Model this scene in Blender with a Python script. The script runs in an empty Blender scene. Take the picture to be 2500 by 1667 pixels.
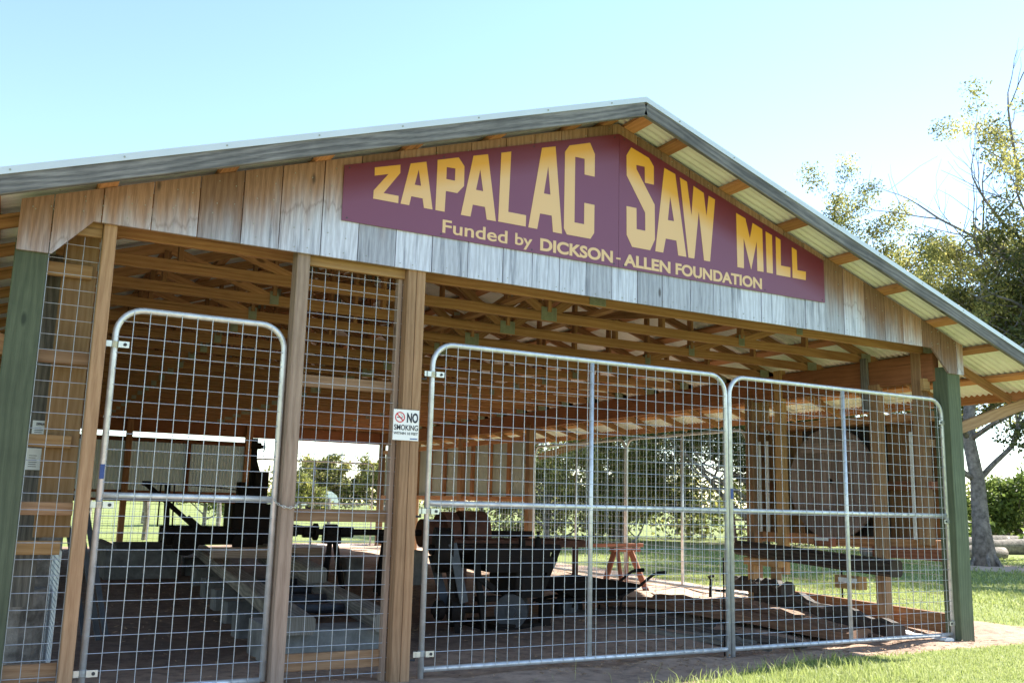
import bpy, math, random
import numpy as np
from mathutils import Vector, Matrix
random.seed(7); rng = np.random.default_rng(7)
SC = bpy.context.scene; COL = SC.collection
R = math.radians

# ---------------------------------------------------------------- camera, sky, sun, exposure
cam_d = bpy.data.cameras.new('camera'); cam = bpy.data.objects.new('camera', cam_d); COL.objects.link(cam)
CAM = Vector((-0.5771, -6.4546, 1.3182)); yaw, pitch, roll = 0.49585, 0.17246, 0.024966
_f = Vector((math.sin(yaw)*math.cos(pitch), math.cos(yaw)*math.cos(pitch), math.sin(pitch)))
_r = Vector((math.cos(yaw), -math.sin(yaw), 0)); _u = _r.cross(_f)
_r2 = _r*math.cos(roll) + _u*math.sin(roll); _u2 = _u*math.cos(roll) - _r*math.sin(roll)
cam.matrix_world = Matrix(((_r2.x, _u2.x, -_f.x, CAM.x), (_r2.y, _u2.y, -_f.y, CAM.y), (_r2.z, _u2.z, -_f.z, CAM.z), (0, 0, 0, 1)))
cam_d.sensor_width = 36; cam_d.lens = 36*2275.26/2500; cam_d.clip_end = 2000; cam_d.clip_start = 0.05
SC.camera = cam
SUN_EL, SUN_AZ = 37.5, 3.5        # azimuth measured from +x towards +y
wd = bpy.data.worlds.new('World'); SC.world = wd; wd.use_nodes = True
nt = wd.node_tree; bg = nt.nodes['Background']; sky = nt.nodes.new('ShaderNodeTexSky')
sky.sky_type = 'NISHITA'; sky.sun_disc = False; sky.sun_elevation = R(SUN_EL); sky.sun_rotation = R(90-SUN_AZ)
sky.air_density = 1.0; sky.dust_density = 0.0; sky.ozone_density = 1.2
nt.links.new(sky.outputs[0], bg.inputs[0]); bg.inputs[1].default_value = 0.108
sd = bpy.data.lights.new('sun', 'SUN'); sun = bpy.data.objects.new('sun', sd); COL.objects.link(sun)
sd.energy = 5.0; sd.angle = R(0.53); sd.color = (1, 0.95, 0.87)
_sd = Vector((math.cos(R(SUN_EL))*math.cos(R(SUN_AZ)), math.cos(R(SUN_EL))*math.sin(R(SUN_AZ)), math.sin(R(SUN_EL))))
sun.rotation_euler = (-_sd).to_track_quat('-Z', 'Y').to_euler()
SC.view_settings.view_transform = 'Standard'; SC.view_settings.look = 'None'; SC.view_settings.gamma = 1
SC.view_settings.exposure = 1.85
SC.cycles.max_bounces = 10; SC.cycles.diffuse_bounces = 8; SC.cycles.transparent_max_bounces = 8

# ---------------------------------------------------------------- materials
class NT:
    def __init__(s, name):
        s.m = bpy.data.materials.new(name); s.m.use_nodes = True
        s.t = s.m.node_tree; s.b = s.t.nodes['Principled BSDF']
    def n(s, ty, **kw):
        x = s.t.nodes.new(ty)
        for k, v in kw.items(): setattr(x, k, v)
        return x
    def l(s, a, b): s.t.links.new(a, b)
    def val(s, sock, v):
        if hasattr(v, 'is_linked') or hasattr(v, 'links'): s.l(v, sock)
        else: sock.default_value = v
    def math(s, op, a, b=0.0, c=0.0, clamp=False):
        x = s.n('ShaderNodeMath', operation=op, use_clamp=clamp)
        s.val(x.inputs[0], a); s.val(x.inputs[1], b); s.val(x.inputs[2], c); return x.outputs[0]
    def mix(s, f, a, b, mode='MIX'):
        x = s.n('ShaderNodeMix', data_type='RGBA', blend_type=mode)
        s.val(x.inputs[0], f)
        s.val(x.inputs[6], a if hasattr(a, 'links') else (*a, 1) if len(a) == 3 else a)
        s.val(x.inputs[7], b if hasattr(b, 'links') else (*b, 1) if len(b) == 3 else b)
        return x.outputs[2]
    def ramp(s, f, stops):
        x = s.n('ShaderNodeValToRGB'); s.val(x.inputs[0], f)
        e = x.color_ramp.elements
        while len(e) < len(stops): e.new(0.5)
        for k, (p, c) in enumerate(stops):
            e[k].position = p; e[k].color = (c, c, c, 1) if not hasattr(c, '__len__') else (*c, 1)
        return x.outputs[0]
    def noise(s, vec, scale, detail=3, rough=0.55, dist=0.0):
        x = s.n('ShaderNodeTexNoise'); s.val(x.inputs['Vector'], vec)
        x.inputs['Scale'].default_value = scale; x.inputs['Detail'].default_value = detail
        x.inputs['Roughness'].default_value = rough; x.inputs['Distortion'].default_value = dist
        return x.outputs[0]
    def map(s, vec, sc):
        x = s.n('ShaderNodeMapping'); s.val(x.inputs[0], vec); x.inputs['Scale'].default_value = sc; return x.outputs[0]
    def bump(s, h, strength=0.3, dist=0.01):
        x = s.n('ShaderNodeBump'); x.inputs['Strength'].default_value = strength; x.inputs['Distance'].default_value = dist
        s.val(x.inputs['Height'], h); s.l(x.outputs[0], s.b.inputs['Normal'])
    def uv(s): return s.n('ShaderNodeTexCoord').outputs['UV']
    def obj(s): return s.n('ShaderNodeTexCoord').outputs['Object']
    def tone(s): return s.n('ShaderNodeAttribute', attribute_name='tone').outputs['Fac']
    def done(s, col=None, rough=0.6, metal=0.0, spec=None):
        if col is not None: s.val(s.b.inputs['Base Color'], col if hasattr(col, 'links') else (*col, 1))
        s.val(s.b.inputs['Roughness'], rough); s.val(s.b.inputs['Metallic'], metal)
        if spec is not None: s.b.inputs['Specular IOR Level'].default_value = spec
        return s.m

def grain(k):
    uv = k.uv()
    warp = k.noise(k.map(uv, (4.0, 0.55, 1)), 1.0, 2)
    a = k.map(uv, (1, .05, 1))
    fine = k.noise(a, 150, 3, .6)
    w = k.n('ShaderNodeMath', operation='MULTIPLY'); k.val(w.inputs[0], warp); w.inputs[1].default_value = 7.0
    sx = k.n('ShaderNodeSeparateXYZ'); k.l(uv, sx.inputs[0])
    ring = k.math('SINE', k.math('MULTIPLY', k.math('ADD', k.math('MULTIPLY', sx.outputs[0], 34.0), w.outputs[0]), 4.2))
    ring = k.math('MULTIPLY_ADD', ring, .5, .5)
    v = k.n('ShaderNodeTexVoronoi', feature='F1'); k.val(v.inputs['Vector'], k.map(uv, (6, 2.2, 1))); v.inputs['Scale'].default_value = 1
    knot = k.ramp(v.outputs['Distance'], [(0.0, 1.0), (0.06, 1.0), (0.12, 0.0)])
    sp = k.n('ShaderNodeSeparateColor'); k.l(v.outputs['Color'], sp.inputs[0])
    knot = k.math('MULTIPLY', knot, k.math('GREATER_THAN', sp.outputs[0], .5))
    return fine, ring, knot, warp

def wood(name, dark, light, knotc=(.05, .02, .01), stain_shade=0.25, rough=.75):
    k = NT(name); fine, ring, knot, warp = grain(k)
    f = k.math('ADD', k.math('MULTIPLY', fine, .76), k.math('MULTIPLY', ring, .24))
    c = k.mix(k.ramp(f, [(.25, 0), (.75, 1)]), light, dark)
    c = k.mix(k.math('MULTIPLY', knot, .8), c, knotc)
    blot = k.ramp(k.noise(k.obj(), 2.2, 4), [(.4, 0), (.7, 1)])
    c = k.mix(k.math('MULTIPLY', blot, stain_shade), c, tuple(x*.45 for x in dark))
    ck = k.noise(k.map(k.uv(), (26, .35, 1)), 1.0, 2); ck = k.ramp(ck, [(.66, 0), (.69, 1), (.72, 1), (.75, 0)])
    c = k.mix(k.math('MULTIPLY', ck, .65), c, tuple(x*.3 for x in dark))
    tn = k.math('MULTIPLY_ADD', k.tone(), .55, .72)
    cc = k.n('ShaderNodeVectorMath', operation='SCALE'); k.l(c, cc.inputs[0]); k.val(cc.inputs['Scale'], tn)
    k.bump(k.math('ADD', fine, k.math('MULTIPLY', ring, .4)), .25, .004)
    return k.done(cc.outputs[0], rough, 0, .3)

M = {}
M['pine'] = wood('pine_lumber', (.23, .13, .068), (.36, .225, .13))
M['pine_y'] = wood('yellow_pine', (.31, .175, .07), (.43, .275, .13))
M['pine_grey'] = wood('greyed_pine', (.25, .175, .13), (.4, .3, .235))
M['truss'] = wood('truss_lumber', (.3, .14, .064), (.45, .245, .12))
M['beam'] = wood('header_lumber', (.19, .075, .036), (.27, .115, .055))
M['purlin'] = wood('purlin_lumber', (.36, .165, .07), (.5, .25, .115))
M['grey'] = wood('weathered_grey_lumber', (.075, .073, .078), (.27, .255, .25), (.03, .03, .03), .5)
M['oldgrey'] = wood('old_timber', (.1, .088, .074), (.29, .262, .22), (.03, .03, .03), .5)
M['darktimber'] = wood('dark_timber', (.03, .023, .019), (.1, .08, .066), (.01, .01, .01), .5)
M['slab'] = wood('bark_slab', (.12, .06, .035), (.24, .13, .075), (.03, .02, .01), .5)
M['green'] = wood('green_treated_post', (.068, .085, .054), (.115, .138, .087), (.02, .03, .02), .35)
M['disc'] = wood('wooden_disc', (.18, .128, .108), (.34, .25, .215), (.02, .015, .01), .5)
M['osb'] = wood('osb_panel', (.25, .13, .055), (.4, .23, .105), (.06, .03, .015), .4)
M['redwood'] = wood('rust_red_lumber', (.2, .075, .045), (.33, .14, .085), (.06, .03, .02), .4)

def gable_mat():
    k = NT('gable_boards'); fine, ring, knot, warp = grain(k)
    sx = k.n('ShaderNodeSeparateXYZ'); k.l(k.obj(), sx.inputs[0])
    d = k.math('SUBTRACT', 4.605, k.math('MULTIPLY', k.math('ABSOLUTE', k.math('SUBTRACT', sx.outputs[0], 3.85)), .3345))
    d = k.math('SUBTRACT', d, sx.outputs[2])                       # distance below the sheltering roof
    nz = k.noise(k.map(k.obj(), (9, 1, 1.2)), 1.0, 4)
    d = k.math('ADD', d, k.math('MULTIPLY', k.math('SUBTRACT', nz, .5), .55))
    d = k.math('ADD', d, k.math('MULTIPLY', k.math('SUBTRACT', k.tone(), .5), .16))
    age = k.n('ShaderNodeMapRange', interpolation_type='SMOOTHSTEP'); k.val(age.inputs[0], d); age.inputs[1].default_value = .1; age.inputs[2].default_value = .62
    f = k.ramp(k.math('ADD', k.math('MULTIPLY', fine, .8), k.math('MULTIPLY', ring, .2)), [(.36, 0), (.62, 1)])
    hair = k.noise(k.map(k.uv(), (1, .022, 1)), 420, 2, .6); f = k.math('ADD', k.math('MULTIPLY', f, .7), k.math('MULTIPLY', k.ramp(hair, [(.42, 0), (.6, 1)]), .3))
    brown = k.mix(f, (.33, .19, .125), (.2, .11, .07))
    grey = k.mix(f, (.54, .57, .69), (.36, .375, .46))
    streak = k.ramp(k.noise(k.map(k.obj(), (13, 1, .8)), 1.3, 5, .65), [(.54, 0), (.68, 1)])
    grey = k.mix(k.math('MULTIPLY', streak, .75), grey, (.11, .125, .175))
    c = k.mix(age.outputs[0], brown, grey)
    ring2 = k.ramp(k.math('ABSOLUTE', k.math('SUBTRACT', d, k.math('MULTIPLY_ADD', k.tone(), .2, .22))), [(0, 1), (.025, 0)])
    c = k.mix(k.math('MULTIPLY', ring2, k.math('MULTIPLY', k.math('GREATER_THAN', k.tone(), .55), .35)), c, (.1, .06, .05))
    c = k.mix(k.math('MULTIPLY', knot, .75), c, (.05, .035, .03))
    tn = k.math('MULTIPLY_ADD', k.tone(), .55, .7)
    cc = k.n('ShaderNodeVectorMath', operation='SCALE'); k.l(c, cc.inputs[0]); k.val(cc.inputs['Scale'], tn)
    k.bump(k.math('ADD', fine, k.math('MULTIPLY', ring, .4)), .3, .005)
    return k.done(cc.outputs[0], .8, 0, .25)
M['gable'] = gable_mat()

def plain(name, col, rough=.6, metal=0., var=.25, scale=8, col2=None, bump=0, spec=None):
    k = NT(name); n = k.noise(k.obj(), scale, 5, .6)
    c = k.mix(k.ramp(n, [(.3, 0), (.7, 1)]), col, col2 or tuple(x*(1-var*1.6) for x in col))
    if bump: k.bump(k.noise(k.obj(), scale*6, 4), bump, .01)
    return k.done(c, rough, metal, spec)
M['galv'] = plain('galvanized_pipe', (.72, .75, .78), .38, .45, .12, 14, (.5, .52, .54))
M['wire'] = plain('galvanized_wire', (.5, .53, .57), .42, .4, .12, 25)
M['zinc'] = plain('zinc_hardware', (.68, .7, .66), .35, .6, .1, 30)
M['sheet'] = plain('galvalume_sheet', (.76, .75, .75), .5, .0, .1, 3)
M['trim'] = plain('white_metal_trim', (.55, .6, .66), .4, .1, .05, 3)
M['gusset'] = plain('truss_plate_metal', (.36, .37, .31), .5, .5, .15, 20)
M['iron'] = plain('dark_iron', (.012, .011, .011), .75, 0, .4, 9, (.022, .015, .012), .3, .1)
M['steel'] = plain('worn_steel', (.06, .064, .075), .5, .3, .3, 9, (.03, .03, .034))
M['rust'] = plain('rusty_iron', (.13, .05, .03), .8, .1, .4, 10, (.06, .025, .016), .3)
M['concrete'] = plain('concrete', (.25, .25, .235), .9, 0, .3, 5, (.1, .1, .095), .5)
M['pier'] = plain('stained_concrete', (.17, .17, .16), .9, 0, .3, 6, (.07, .068, .064), .5)
M['bark'] = plain('tree_bark', (.31, .275, .24), .95, 0, .4, 9, (.08, .068, .058), 1.0)
M['deadbark'] = plain('dead_branch_bark', (.2, .185, .17), .95, 0, .4, 6, (.11, .1, .09), .5)
M['white'] = plain('white_paint', (.8, .8, .78), .5, 0, .06, 6)
M['paper'] = plain('white_placard', (.8, .82, .82), .5, 0, .03, 6)
M['ink'] = plain('black_ink', (.02, .025, .04), .6, 0, .1)
M['red'] = plain('red_ink', (.6, .06, .07), .6, 0, .1)
M['bluetag'] = plain('blue_tag', (.03, .07, .25), .5, 0, .1)
M['logcut'] = plain('cut_log_end', (.35, .25, .15), .85, 0, .3, 12)

def panel_mat():
    k = NT('translucent_panel'); n = k.noise(k.map(k.obj(), (9, 9, .4)), 1.2, 3)
    c = k.mix(n, (.38, .42, .39), (.56, .61, .57)); k.done(c, .35, 0, .6)
    tr = k.n('ShaderNodeBsdfTranslucent'); tr.inputs[0].default_value = (.6, .6, .57, 1)
    ms = k.n('ShaderNodeMixShader'); ms.inputs[0].default_value = .09
    k.l(k.b.outputs[0], ms.inputs[1]); k.l(tr.outputs[0], ms.inputs[2]); k.l(ms.outputs[0], k.t.nodes['Material Output'].inputs[0]); return k.m
M['panel'] = panel_mat()
def sign_mat(name, shade, faded):
    # paint sheltered right under the roof kept its colour, the rest has bleached
    k = NT(name); sx = k.n('ShaderNodeSeparateXYZ'); k.l(k.obj(), sx.inputs[0])
    dx = k.math('SUBTRACT', sx.outputs[0], 3.85)
    d = k.math('SUBTRACT', k.math('SUBTRACT', 4.605, k.math('MULTIPLY', k.math('ABSOLUTE', dx), .3345)), sx.outputs[2])
    wid = k.math('MULTIPLY_ADD', k.math('GREATER_THAN', dx, 0), .13, .2)
    t = k.math('DIVIDE', k.math('SUBTRACT', d, wid), .16, clamp=True)
    t = k.math('SMOOTH_MIN', t, 1.0, .2, clamp=True)
    n = k.noise(k.obj(), 3, 3)
    c = k.mix(t, shade, faded)
    c = k.mix(k.math('MULTIPLY', n, .18), c, tuple(x*.7 for x in faded))
    return k.done(c, .42, 0, .4)
M['signbase'] = sign_mat('sign_maroon', (.14, .018, .03), (.18, .058, .115))
M['signletter'] = sign_mat('sign_letter_gold', (.68, .32, .02), (.7, .45, .235))
M['lettersmall'] = plain('sign_small_letter', (.7, .47, .25), .5, 0, .04)

def leaf_mat(name, dark, mid, bright, trans=.5):
    k = NT(name); c = k.ramp(k.tone(), [(0, dark), (.55, mid), (1, bright)])
    b = k.b; k.val(b.inputs['Base Color'], c); b.inputs['Roughness'].default_value = .5; b.inputs['Specular IOR Level'].default_value = .35
    tr = k.n('ShaderNodeBsdfTranslucent'); k.l(c, tr.inputs[0])
    ms = k.n('ShaderNodeMixShader'); ms.inputs[0].default_value = trans
    k.l(b.outputs[0], ms.inputs[1]); k.l(tr.outputs[0], ms.inputs[2])
    k.l(ms.outputs[0], k.t.nodes['Material Output'].inputs[0]); return k.m
M['leaf_oak'] = leaf_mat('oak_leaves', (.05, .065, .02), (.19, .195, .055), (.46, .41, .12), .55)
M['leaf_dark'] = leaf_mat('evergreen_leaves', (.04, .055, .018), (.12, .14, .042), (.3, .3, .085), .45)
M['leaf_yel'] = leaf_mat('yellowing_leaves', (.08, .1, .025), (.24, .25, .065), (.48, .43, .12), .5)
M['leaf_bri'] = leaf_mat('bright_leaves', (.07, .1, .025), (.16, .22, .05), (.3, .36, .1), .4)
M['blade'] = leaf_mat('grass_blades', (.19, .24, .06), (.34, .39, .12), (.5, .52, .24), .4)

def ground_mat():
    k = NT('ground_soil_and_turf'); o = k.obj()
    g = k.n('ShaderNodeAttribute', attribute_name='turf').outputs['Fac']
    n1 = k.noise(o, 1.6, 6, .65); n2 = k.noise(o, 9, 5, .65); n3 = k.noise(o, 60, 3, .7)
    gg = k.math('ADD', g, k.math('MULTIPLY', k.math('SUBTRACT', n2, .5), .9))
    gm = k.ramp(gg, [(.42, 0), (.6, 1)])
    dirt = k.mix(k.ramp(n1, [(.35, 0), (.65, 1)]), (.46, .32, .23), (.33, .225, .16))
    dirt = k.mix(k.ramp(n2, [(.45, 0), (.75, 1)]), dirt, (.16, .11, .085))
    dirt = k.mix(k.ramp(n3, [(.6, 0), (.72, 1)]), dirt, (.46, .35, .26))
    sd_ = k.n('ShaderNodeAttribute', attribute_name='sun_tint').outputs['Fac']
    dirt = k.mix(k.math('MULTIPLY', sd_, k.math('MULTIPLY_ADD', n2, .5, .6, True)), dirt, (.64, .47, .35))  # sunlight painted in: dirt made paler along the sunlit strip for extra bounce
    st = k.n('ShaderNodeAttribute', attribute_name='stain_shade').outputs['Fac']
    dirt = k.mix(k.math('MULTIPLY', st, k.math('MULTIPLY_ADD', n2, .5, .55)), dirt, (.085, .06, .05))  # interior shade painted into the dirt: floor colour darkened on the left
    turf = k.mix(k.ramp(n1, [(.3, 0), (.7, 1)]), (.22, .26, .075), (.31, .33, .13))
    turf = k.mix(k.ramp(n3, [(.4, 0), (.7, 1)]), turf, (.1, .14, .035))
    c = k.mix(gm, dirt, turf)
    k.bump(k.math('ADD', n2, k.math('MULTIPLY', n3, .6)), .5, .03)
    return k.done(c, .95, 0, .15)
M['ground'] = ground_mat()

# ---------------------------------------------------------------- mesh builder
class MB:
    def __init__(s): s.v = []; s.f = []; s.uv = []; s.tone = []; s.mi = []
    def add(s, vs, fs, uvs=None, tone=None, mi=0):
        b = len(s.v); s.v += [tuple(x) for x in vs]
        t = random.random() if tone is None else tone
        for i, f in enumerate(fs):
            s.f.append([b+j for j in f]); s.tone.append(t); s.mi.append(mi)
            s.uv.append(uvs[i] if uvs else [(vs[j][0]+vs[j][1], vs[j][2]) for j in f])
        return s
    def beam(s, a, b, w, h, up=(0, 0, 1), ch=.004, tone=None, mi=0, taper=1.0):
        """chamfered timber from a to b; w across, h along 'up'; grain runs along it"""
        a = Vector(a); b = Vector(b); d = b-a; L = d.length; d.normalize(); up = Vector(up)
        if abs(d.dot(up)) > .99: up = Vector((0, 1, 0))
        x = d.cross(up).normalized(); y = x.cross(d).normalized()
        hw, hh = w/2, h/2; c = min(ch, hw*.4, hh*.4)
        prof = [(-hw+c, -hh), (hw-c, -hh), (hw, -hh+c), (hw, hh-c), (hw-c, hh), (-hw+c, hh), (-hw, hh-c), (-hw, -hh+c)]
        vs = [a+x*p[0]+y*p[1] for p in prof] + [b+x*p[0]*taper+y*p[1]*taper for p in prof]
        ou, ov = random.random()*40, random.random()*40
        per = [0]
        for i in range(8):
            p, q = prof[i], prof[(i+1) % 8]; per.append(per[-1]+math.hypot(p[0]-q[0], p[1]-q[1]))
        fs = []; uvs = []
        for i in range(8):
            j = (i+1) % 8; fs.append((i, j, 8+j, 8+i))
            uvs.append([(ou+per[i], ov), (ou+per[i+1], ov), (ou+per[i+1], ov+L), (ou+per[i], ov+L)])
        fs.append(tuple(range(7, -1, -1))); uvs.append([(ou+prof[i][0]*3, ov+prof[i][1]*.2) for i in range(7, -1, -1)])
        fs.append(tuple(range(8, 16))); uvs.append([(ou+prof[i][0]*3, ov+prof[i][1]*.2) for i in range(8)])
        return s.add(vs, fs, uvs, tone, mi)
    def box(s, x0, x1, y0, y1, z0, z1, axis='z', ch=.004, tone=None, mi=0):
        if axis == 'z': return s.beam(((x0+x1)/2, (y0+y1)/2, z0), ((x0+x1)/2, (y0+y1)/2, z1), x1-x0, y1-y0, (0, 1, 0), ch, tone, mi)
        if axis == 'x': return s.beam((x0, (y0+y1)/2, (z0+z1)/2), (x1, (y0+y1)/2, (z0+z1)/2), y1-y0, z1-z0, (0, 0, 1), ch, tone, mi)
        return s.beam(((x0+x1)/2, y0, (z0+z1)/2), ((x0+x1)/2, y1, (z0+z1)/2), x1-x0, z1-z0, (0, 0, 1), ch, tone, mi)
    def tube(s, pts, r, n=8, mi=0, tone=None, closed=False):
        pts = [Vector(p) for p in pts]; N = len(pts)
        rr = r if hasattr(r, '__len__') else [r]*N
        vs = []; prev = None
        for i, p in enumerate(pts):
            if closed: d = pts[(i+1) % N]-pts[i-1]
            else: d = pts[min(i+1, N-1)]-pts[max(i-1, 0)]
            d.normalize()
            if prev is None: x = d.orthogonal().normalized()
            else:
                x = prev-d*prev.dot(d)
                x = x.normalized() if x.length > 1e-6 else d.orthogonal().normalized()
            prev = x; y = d.cross(x)
            for k in range(n):
                a = 2*math.pi*k/n; vs.append(p+x*(math.cos(a)*rr[i])+y*(math.sin(a)*rr[i]))
        fs = []
        for i in range(N if closed else N-1):
            j = (i+1) % N
            for k in range(n):
                l = (k+1) % n; fs.append((i*n+k, i*n+l, j*n+l, j*n+k))
        if not closed: fs.append(tuple(range(n-1, -1, -1))); fs.append(tuple((N-1)*n+k for k in range(n)))
        return s.add(vs, fs, None, tone, mi)
    def cyl(s, a, b, r, n=20, mi=0, tone=None, r2=None): return s.tube([a, b], [r, r if r2 is None else r2], n, mi, tone)
    def prism(s, poly, y0, y1, plane='xz', mi=0, tone=None):
        """extrude a polygon given in plane between two depths"""
        n = len(poly)
        def P(q, d): return (q[0], d, q[1]) if plane == 'xz' else (d, q[0], q[1]) if plane == 'yz' else (q[0], q[1], d)
        vs = [P(q, y0) for q in poly]+[P(q, y1) for q in poly]
        fs = [tuple(range(n)), tuple(range(2*n-1, n-1, -1))]+[(i, n+i, n+(i+1) % n, (i+1) % n) for i in range(n)]
        ou, ov = random.random()*40, random.random()*40
        q3 = [(ou+q[0], ov+q[1]) for q in poly]
        uvs = [[q3[i] for i in range(n)], [q3[i] for i in range(n-1, -1, -1)]]+[[q3[i], q3[i], q3[(i+1) % n], q3[(i+1) % n]] for i in range(n)]
        return s.add(vs, fs, uvs, tone, mi)
    def build(s, name, mats, parent=None, smooth=False):
        me = bpy.data.meshes.new(name); me.from_pydata(s.v, [], s.f)
        for m in (mats if isinstance(mats, (list, tuple)) else [mats]): me.materials.append(m)
        u = me.uv_layers.new(name='UVMap'); flat = [c for f in s.uv for p in f for c in p]
        u.data.foreach_set('uv', flat)
        t = me.attributes.new('tone', 'FLOAT', 'FACE'); t.data.foreach_set('value', s.tone)
        me.polygons.foreach_set('material_index', s.mi)
        if smooth: me.polygons.foreach_set('use_smooth', [True]*len(s.f))
        me.update()
        o = bpy.data.objects.new(name, me); COL.objects.link(o)
        if parent: attach(o, parent)
        return o

def attach(o, p):
    o.parent = p; o.matrix_parent_inverse = Matrix.Translation(-Vector(p.location)) if p.type == 'EMPTY' and p.get('_w') else Matrix()
def tag(o, label=None, cat=None, group=None, kind=None):
    if label: o['label'] = label
    if cat: o['category'] = cat; o['kind'] = 'thing'
    if group: o['group'] = group
    if kind: o['kind'] = kind
    return o
def thing(name, label, cat, loc=(0, 0, 0), rz=0, group=None, world=True):
    """Empty at the base of a thing; with world=True its parts are modelled in world coordinates"""
    o = bpy.data.objects.new(name, None); COL.objects.link(o); o.location = loc; o.rotation_euler = (0, 0, rz)
    o.empty_display_size = .2
    if world: o['_w'] = 1
    return tag(o, label, cat, group)
def one(mb, name, mats, label, cat, group=None, smooth=False): return tag(mb.build(name, mats, None, smooth), label, cat, group)

def sm(a, b, x):
    t = min(1, max(0, (x-a)/(b-a))); return t*t*(3-2*t)
def gz(x, y): return .07+.13*sm(2.5, 7, x)*sm(.1, 2.2, y)+.1*sm(12, 26, y)*(1-sm(2, 8, x))

# ---------------------------------------------------------------- ground
def turf_at(x, y):
    edge = -.34 if x > 5.6 else -.34-(5.6-x)*.28-max(0, 3.2-x)*1.6
    t = 1.0
    if y > edge: 
        d = x-9.1-.25*math.sin(y*.9)-(.9*math.exp(-((y-.1)/.7)**2))
        t = sm(-.4, .4, d) if y < 17.4 else sm(17.1, 18.2, y)
        if y < 17.4 and x < -1.2: t = sm(1.2, 2.2, -x)
    else: t = sm(0, .18, edge-y)
    t *= 1-.75*math.exp(-(((x-19.0)/2.4)**2+((y-6.6)/2.0)**2))
    if y > 17: t *= 1-.5*math.exp(-((y-19.4)/.8)**2)*(1 if x < 4 else .2)
    return t
xs = np.concatenate([np.array([-500, -250, -120, -60, -30, -15, -10]), np.arange(-7, 3, .3), np.arange(3, 12, .12), np.arange(12, 30, .4), np.array([31, 34, 38, 44, 52, 65, 80, 110, 160, 250, 500])])
ys = np.concatenate([np.array([-300, -100, -40, -15, -9]), np.arange(-7, -2, .3), np.arange(-2, 10, .12), np.arange(10, 32, .4), np.array([33, 36, 40, 46, 55, 70, 90, 130, 200, 320, 600])])
V = []; T = []; ST = []; SN = []
for y in ys:
    for x in xs:
        z = gz(x, y)
        tf = turf_at(x, y)
        if -1 < x < 14 and -3 < y < 17: z += (1-tf)*(.018*math.sin(x*3.1+y*1.7)*math.sin(y*2.3-x)+.012*math.sin(x*7.7)*math.sin(y*6.1+x*2))
        # low ridge of earth and sawdust along the right side of the shed
        z += .07*math.exp(-((x-6.55)/.45)**2)*sm(2.6, 3.4, y)*(1-sm(6.5, 8, y))*(.55+.45*math.sin(y*4.1))
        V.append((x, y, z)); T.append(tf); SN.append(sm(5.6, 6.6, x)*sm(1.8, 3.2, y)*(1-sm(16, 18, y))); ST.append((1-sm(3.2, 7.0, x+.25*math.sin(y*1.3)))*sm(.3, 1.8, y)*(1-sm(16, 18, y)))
nx = len(xs); F = [(j*nx+i, j*nx+i+1, (j+1)*nx+i+1, (j+1)*nx+i) for j in range(len(ys)-1) for i in range(nx-1)]
me = bpy.data.meshes.new('ground'); me.from_pydata(V, [], F); me.materials.append(M['ground'])
at = me.attributes.new('turf', 'FLOAT', 'POINT'); at.data.foreach_set('value', T)
at = me.attributes.new('sun_tint', 'FLOAT', 'POINT'); at.data.foreach_set('value', SN)
at = me.attributes.new('stain_shade', 'FLOAT', 'POINT'); at.data.foreach_set('value', ST)
me.polygons.foreach_set('use_smooth', [True]*len(F))
gr = bpy.data.objects.new('ground', me); COL.objects.link(gr); tag(gr, kind='structure')

def fast_mesh(name, v, quads, tones, mat):
    """numpy quads -> mesh, with a tone per face"""
    me = bpy.data.meshes.new(name); nq = len(quads)
    me.vertices.add(len(v)); me.vertices.foreach_set('co', v.astype(np.float32).ravel())
    me.loops.add(nq*4); me.loops.foreach_set('vertex_index', quads.astype(np.int32).ravel())
    me.polygons.add(nq); me.polygons.foreach_set('loop_start', np.arange(0, nq*4, 4, dtype=np.int32))
    me.update(calc_edges=True); me.validate()
    a = me.attributes.new('tone', 'FLOAT', 'FACE'); a.data.foreach_set('value', tones.astype(np.float32))
    me.materials.append(mat); return me

# grass blades: near lawn dense, side lawn thinner
def blades(pts, hts, wid):
    n = len(pts); ang = rng.uniform(0, 2*np.pi, n); lean = rng.uniform(.15, .8, n); la = rng.uniform(0, 2*np.pi, n)
    h = hts; d = np.stack([np.cos(ang), np.sin(ang), np.zeros(n)], 1)*wid[:, None]
    mid = pts+np.stack([np.cos(la)*lean*h*.35, np.sin(la)*lean*h*.35, h*.6], 1)
    tip = pts+np.stack([np.cos(la)*lean*h, np.sin(la)*lean*h, h*np.sqrt(1-.6*lean**2)], 1)
    v = np.concatenate([pts-d, pts+d, mid+d*.8, mid-d*.8, tip+d*.12, tip-d*.12], 0)
    i = np.arange(n)
    q = np.concatenate([np.stack([i, i+n, i+2*n, i+3*n], 1), np.stack([i+3*n, i+2*n, i+4*n, i+5*n], 1)], 0)
    t = np.clip(rng.normal(.55, .22, n), 0, 1); return v, q, np.concatenate([t, t])
def scatter(n, x0, x1, y0, y1, hmin, hmax, w, thr=.5):
    x = rng.uniform(x0, x1, n); y = rng.uniform(y0, y1, n)
    tf = np.array([turf_at(a, b) for a, b in zip(x, y)]); keep = tf+rng.normal(0, .14, n) > thr
    x, y = x[keep], y[keep]; z = np.array([gz(a, b) for a, b in zip(x, y)])-.004
    m = len(x); return blades(np.stack([x, y, z], 1), rng.uniform(hmin, hmax, m)*np.where(rng.random(m) < .06, 1.6, 1), np.full(m, w)*rng.uniform(.7, 1.3, m))
sets = [scatter(60000, 2.6, 9.6, -2.9, -.1, .014, .036, .0028), scatter(30000, 8.4, 13, -.6, 7, .02, .045, .005), scatter(26000, 11, 24, -1, 14, .03, .06, .012), scatter(2600, 2.4, 6, -1.5, -.4, .05, .11, .003, .3)]
vv, qq, tt, off = [], [], [], 0
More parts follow.
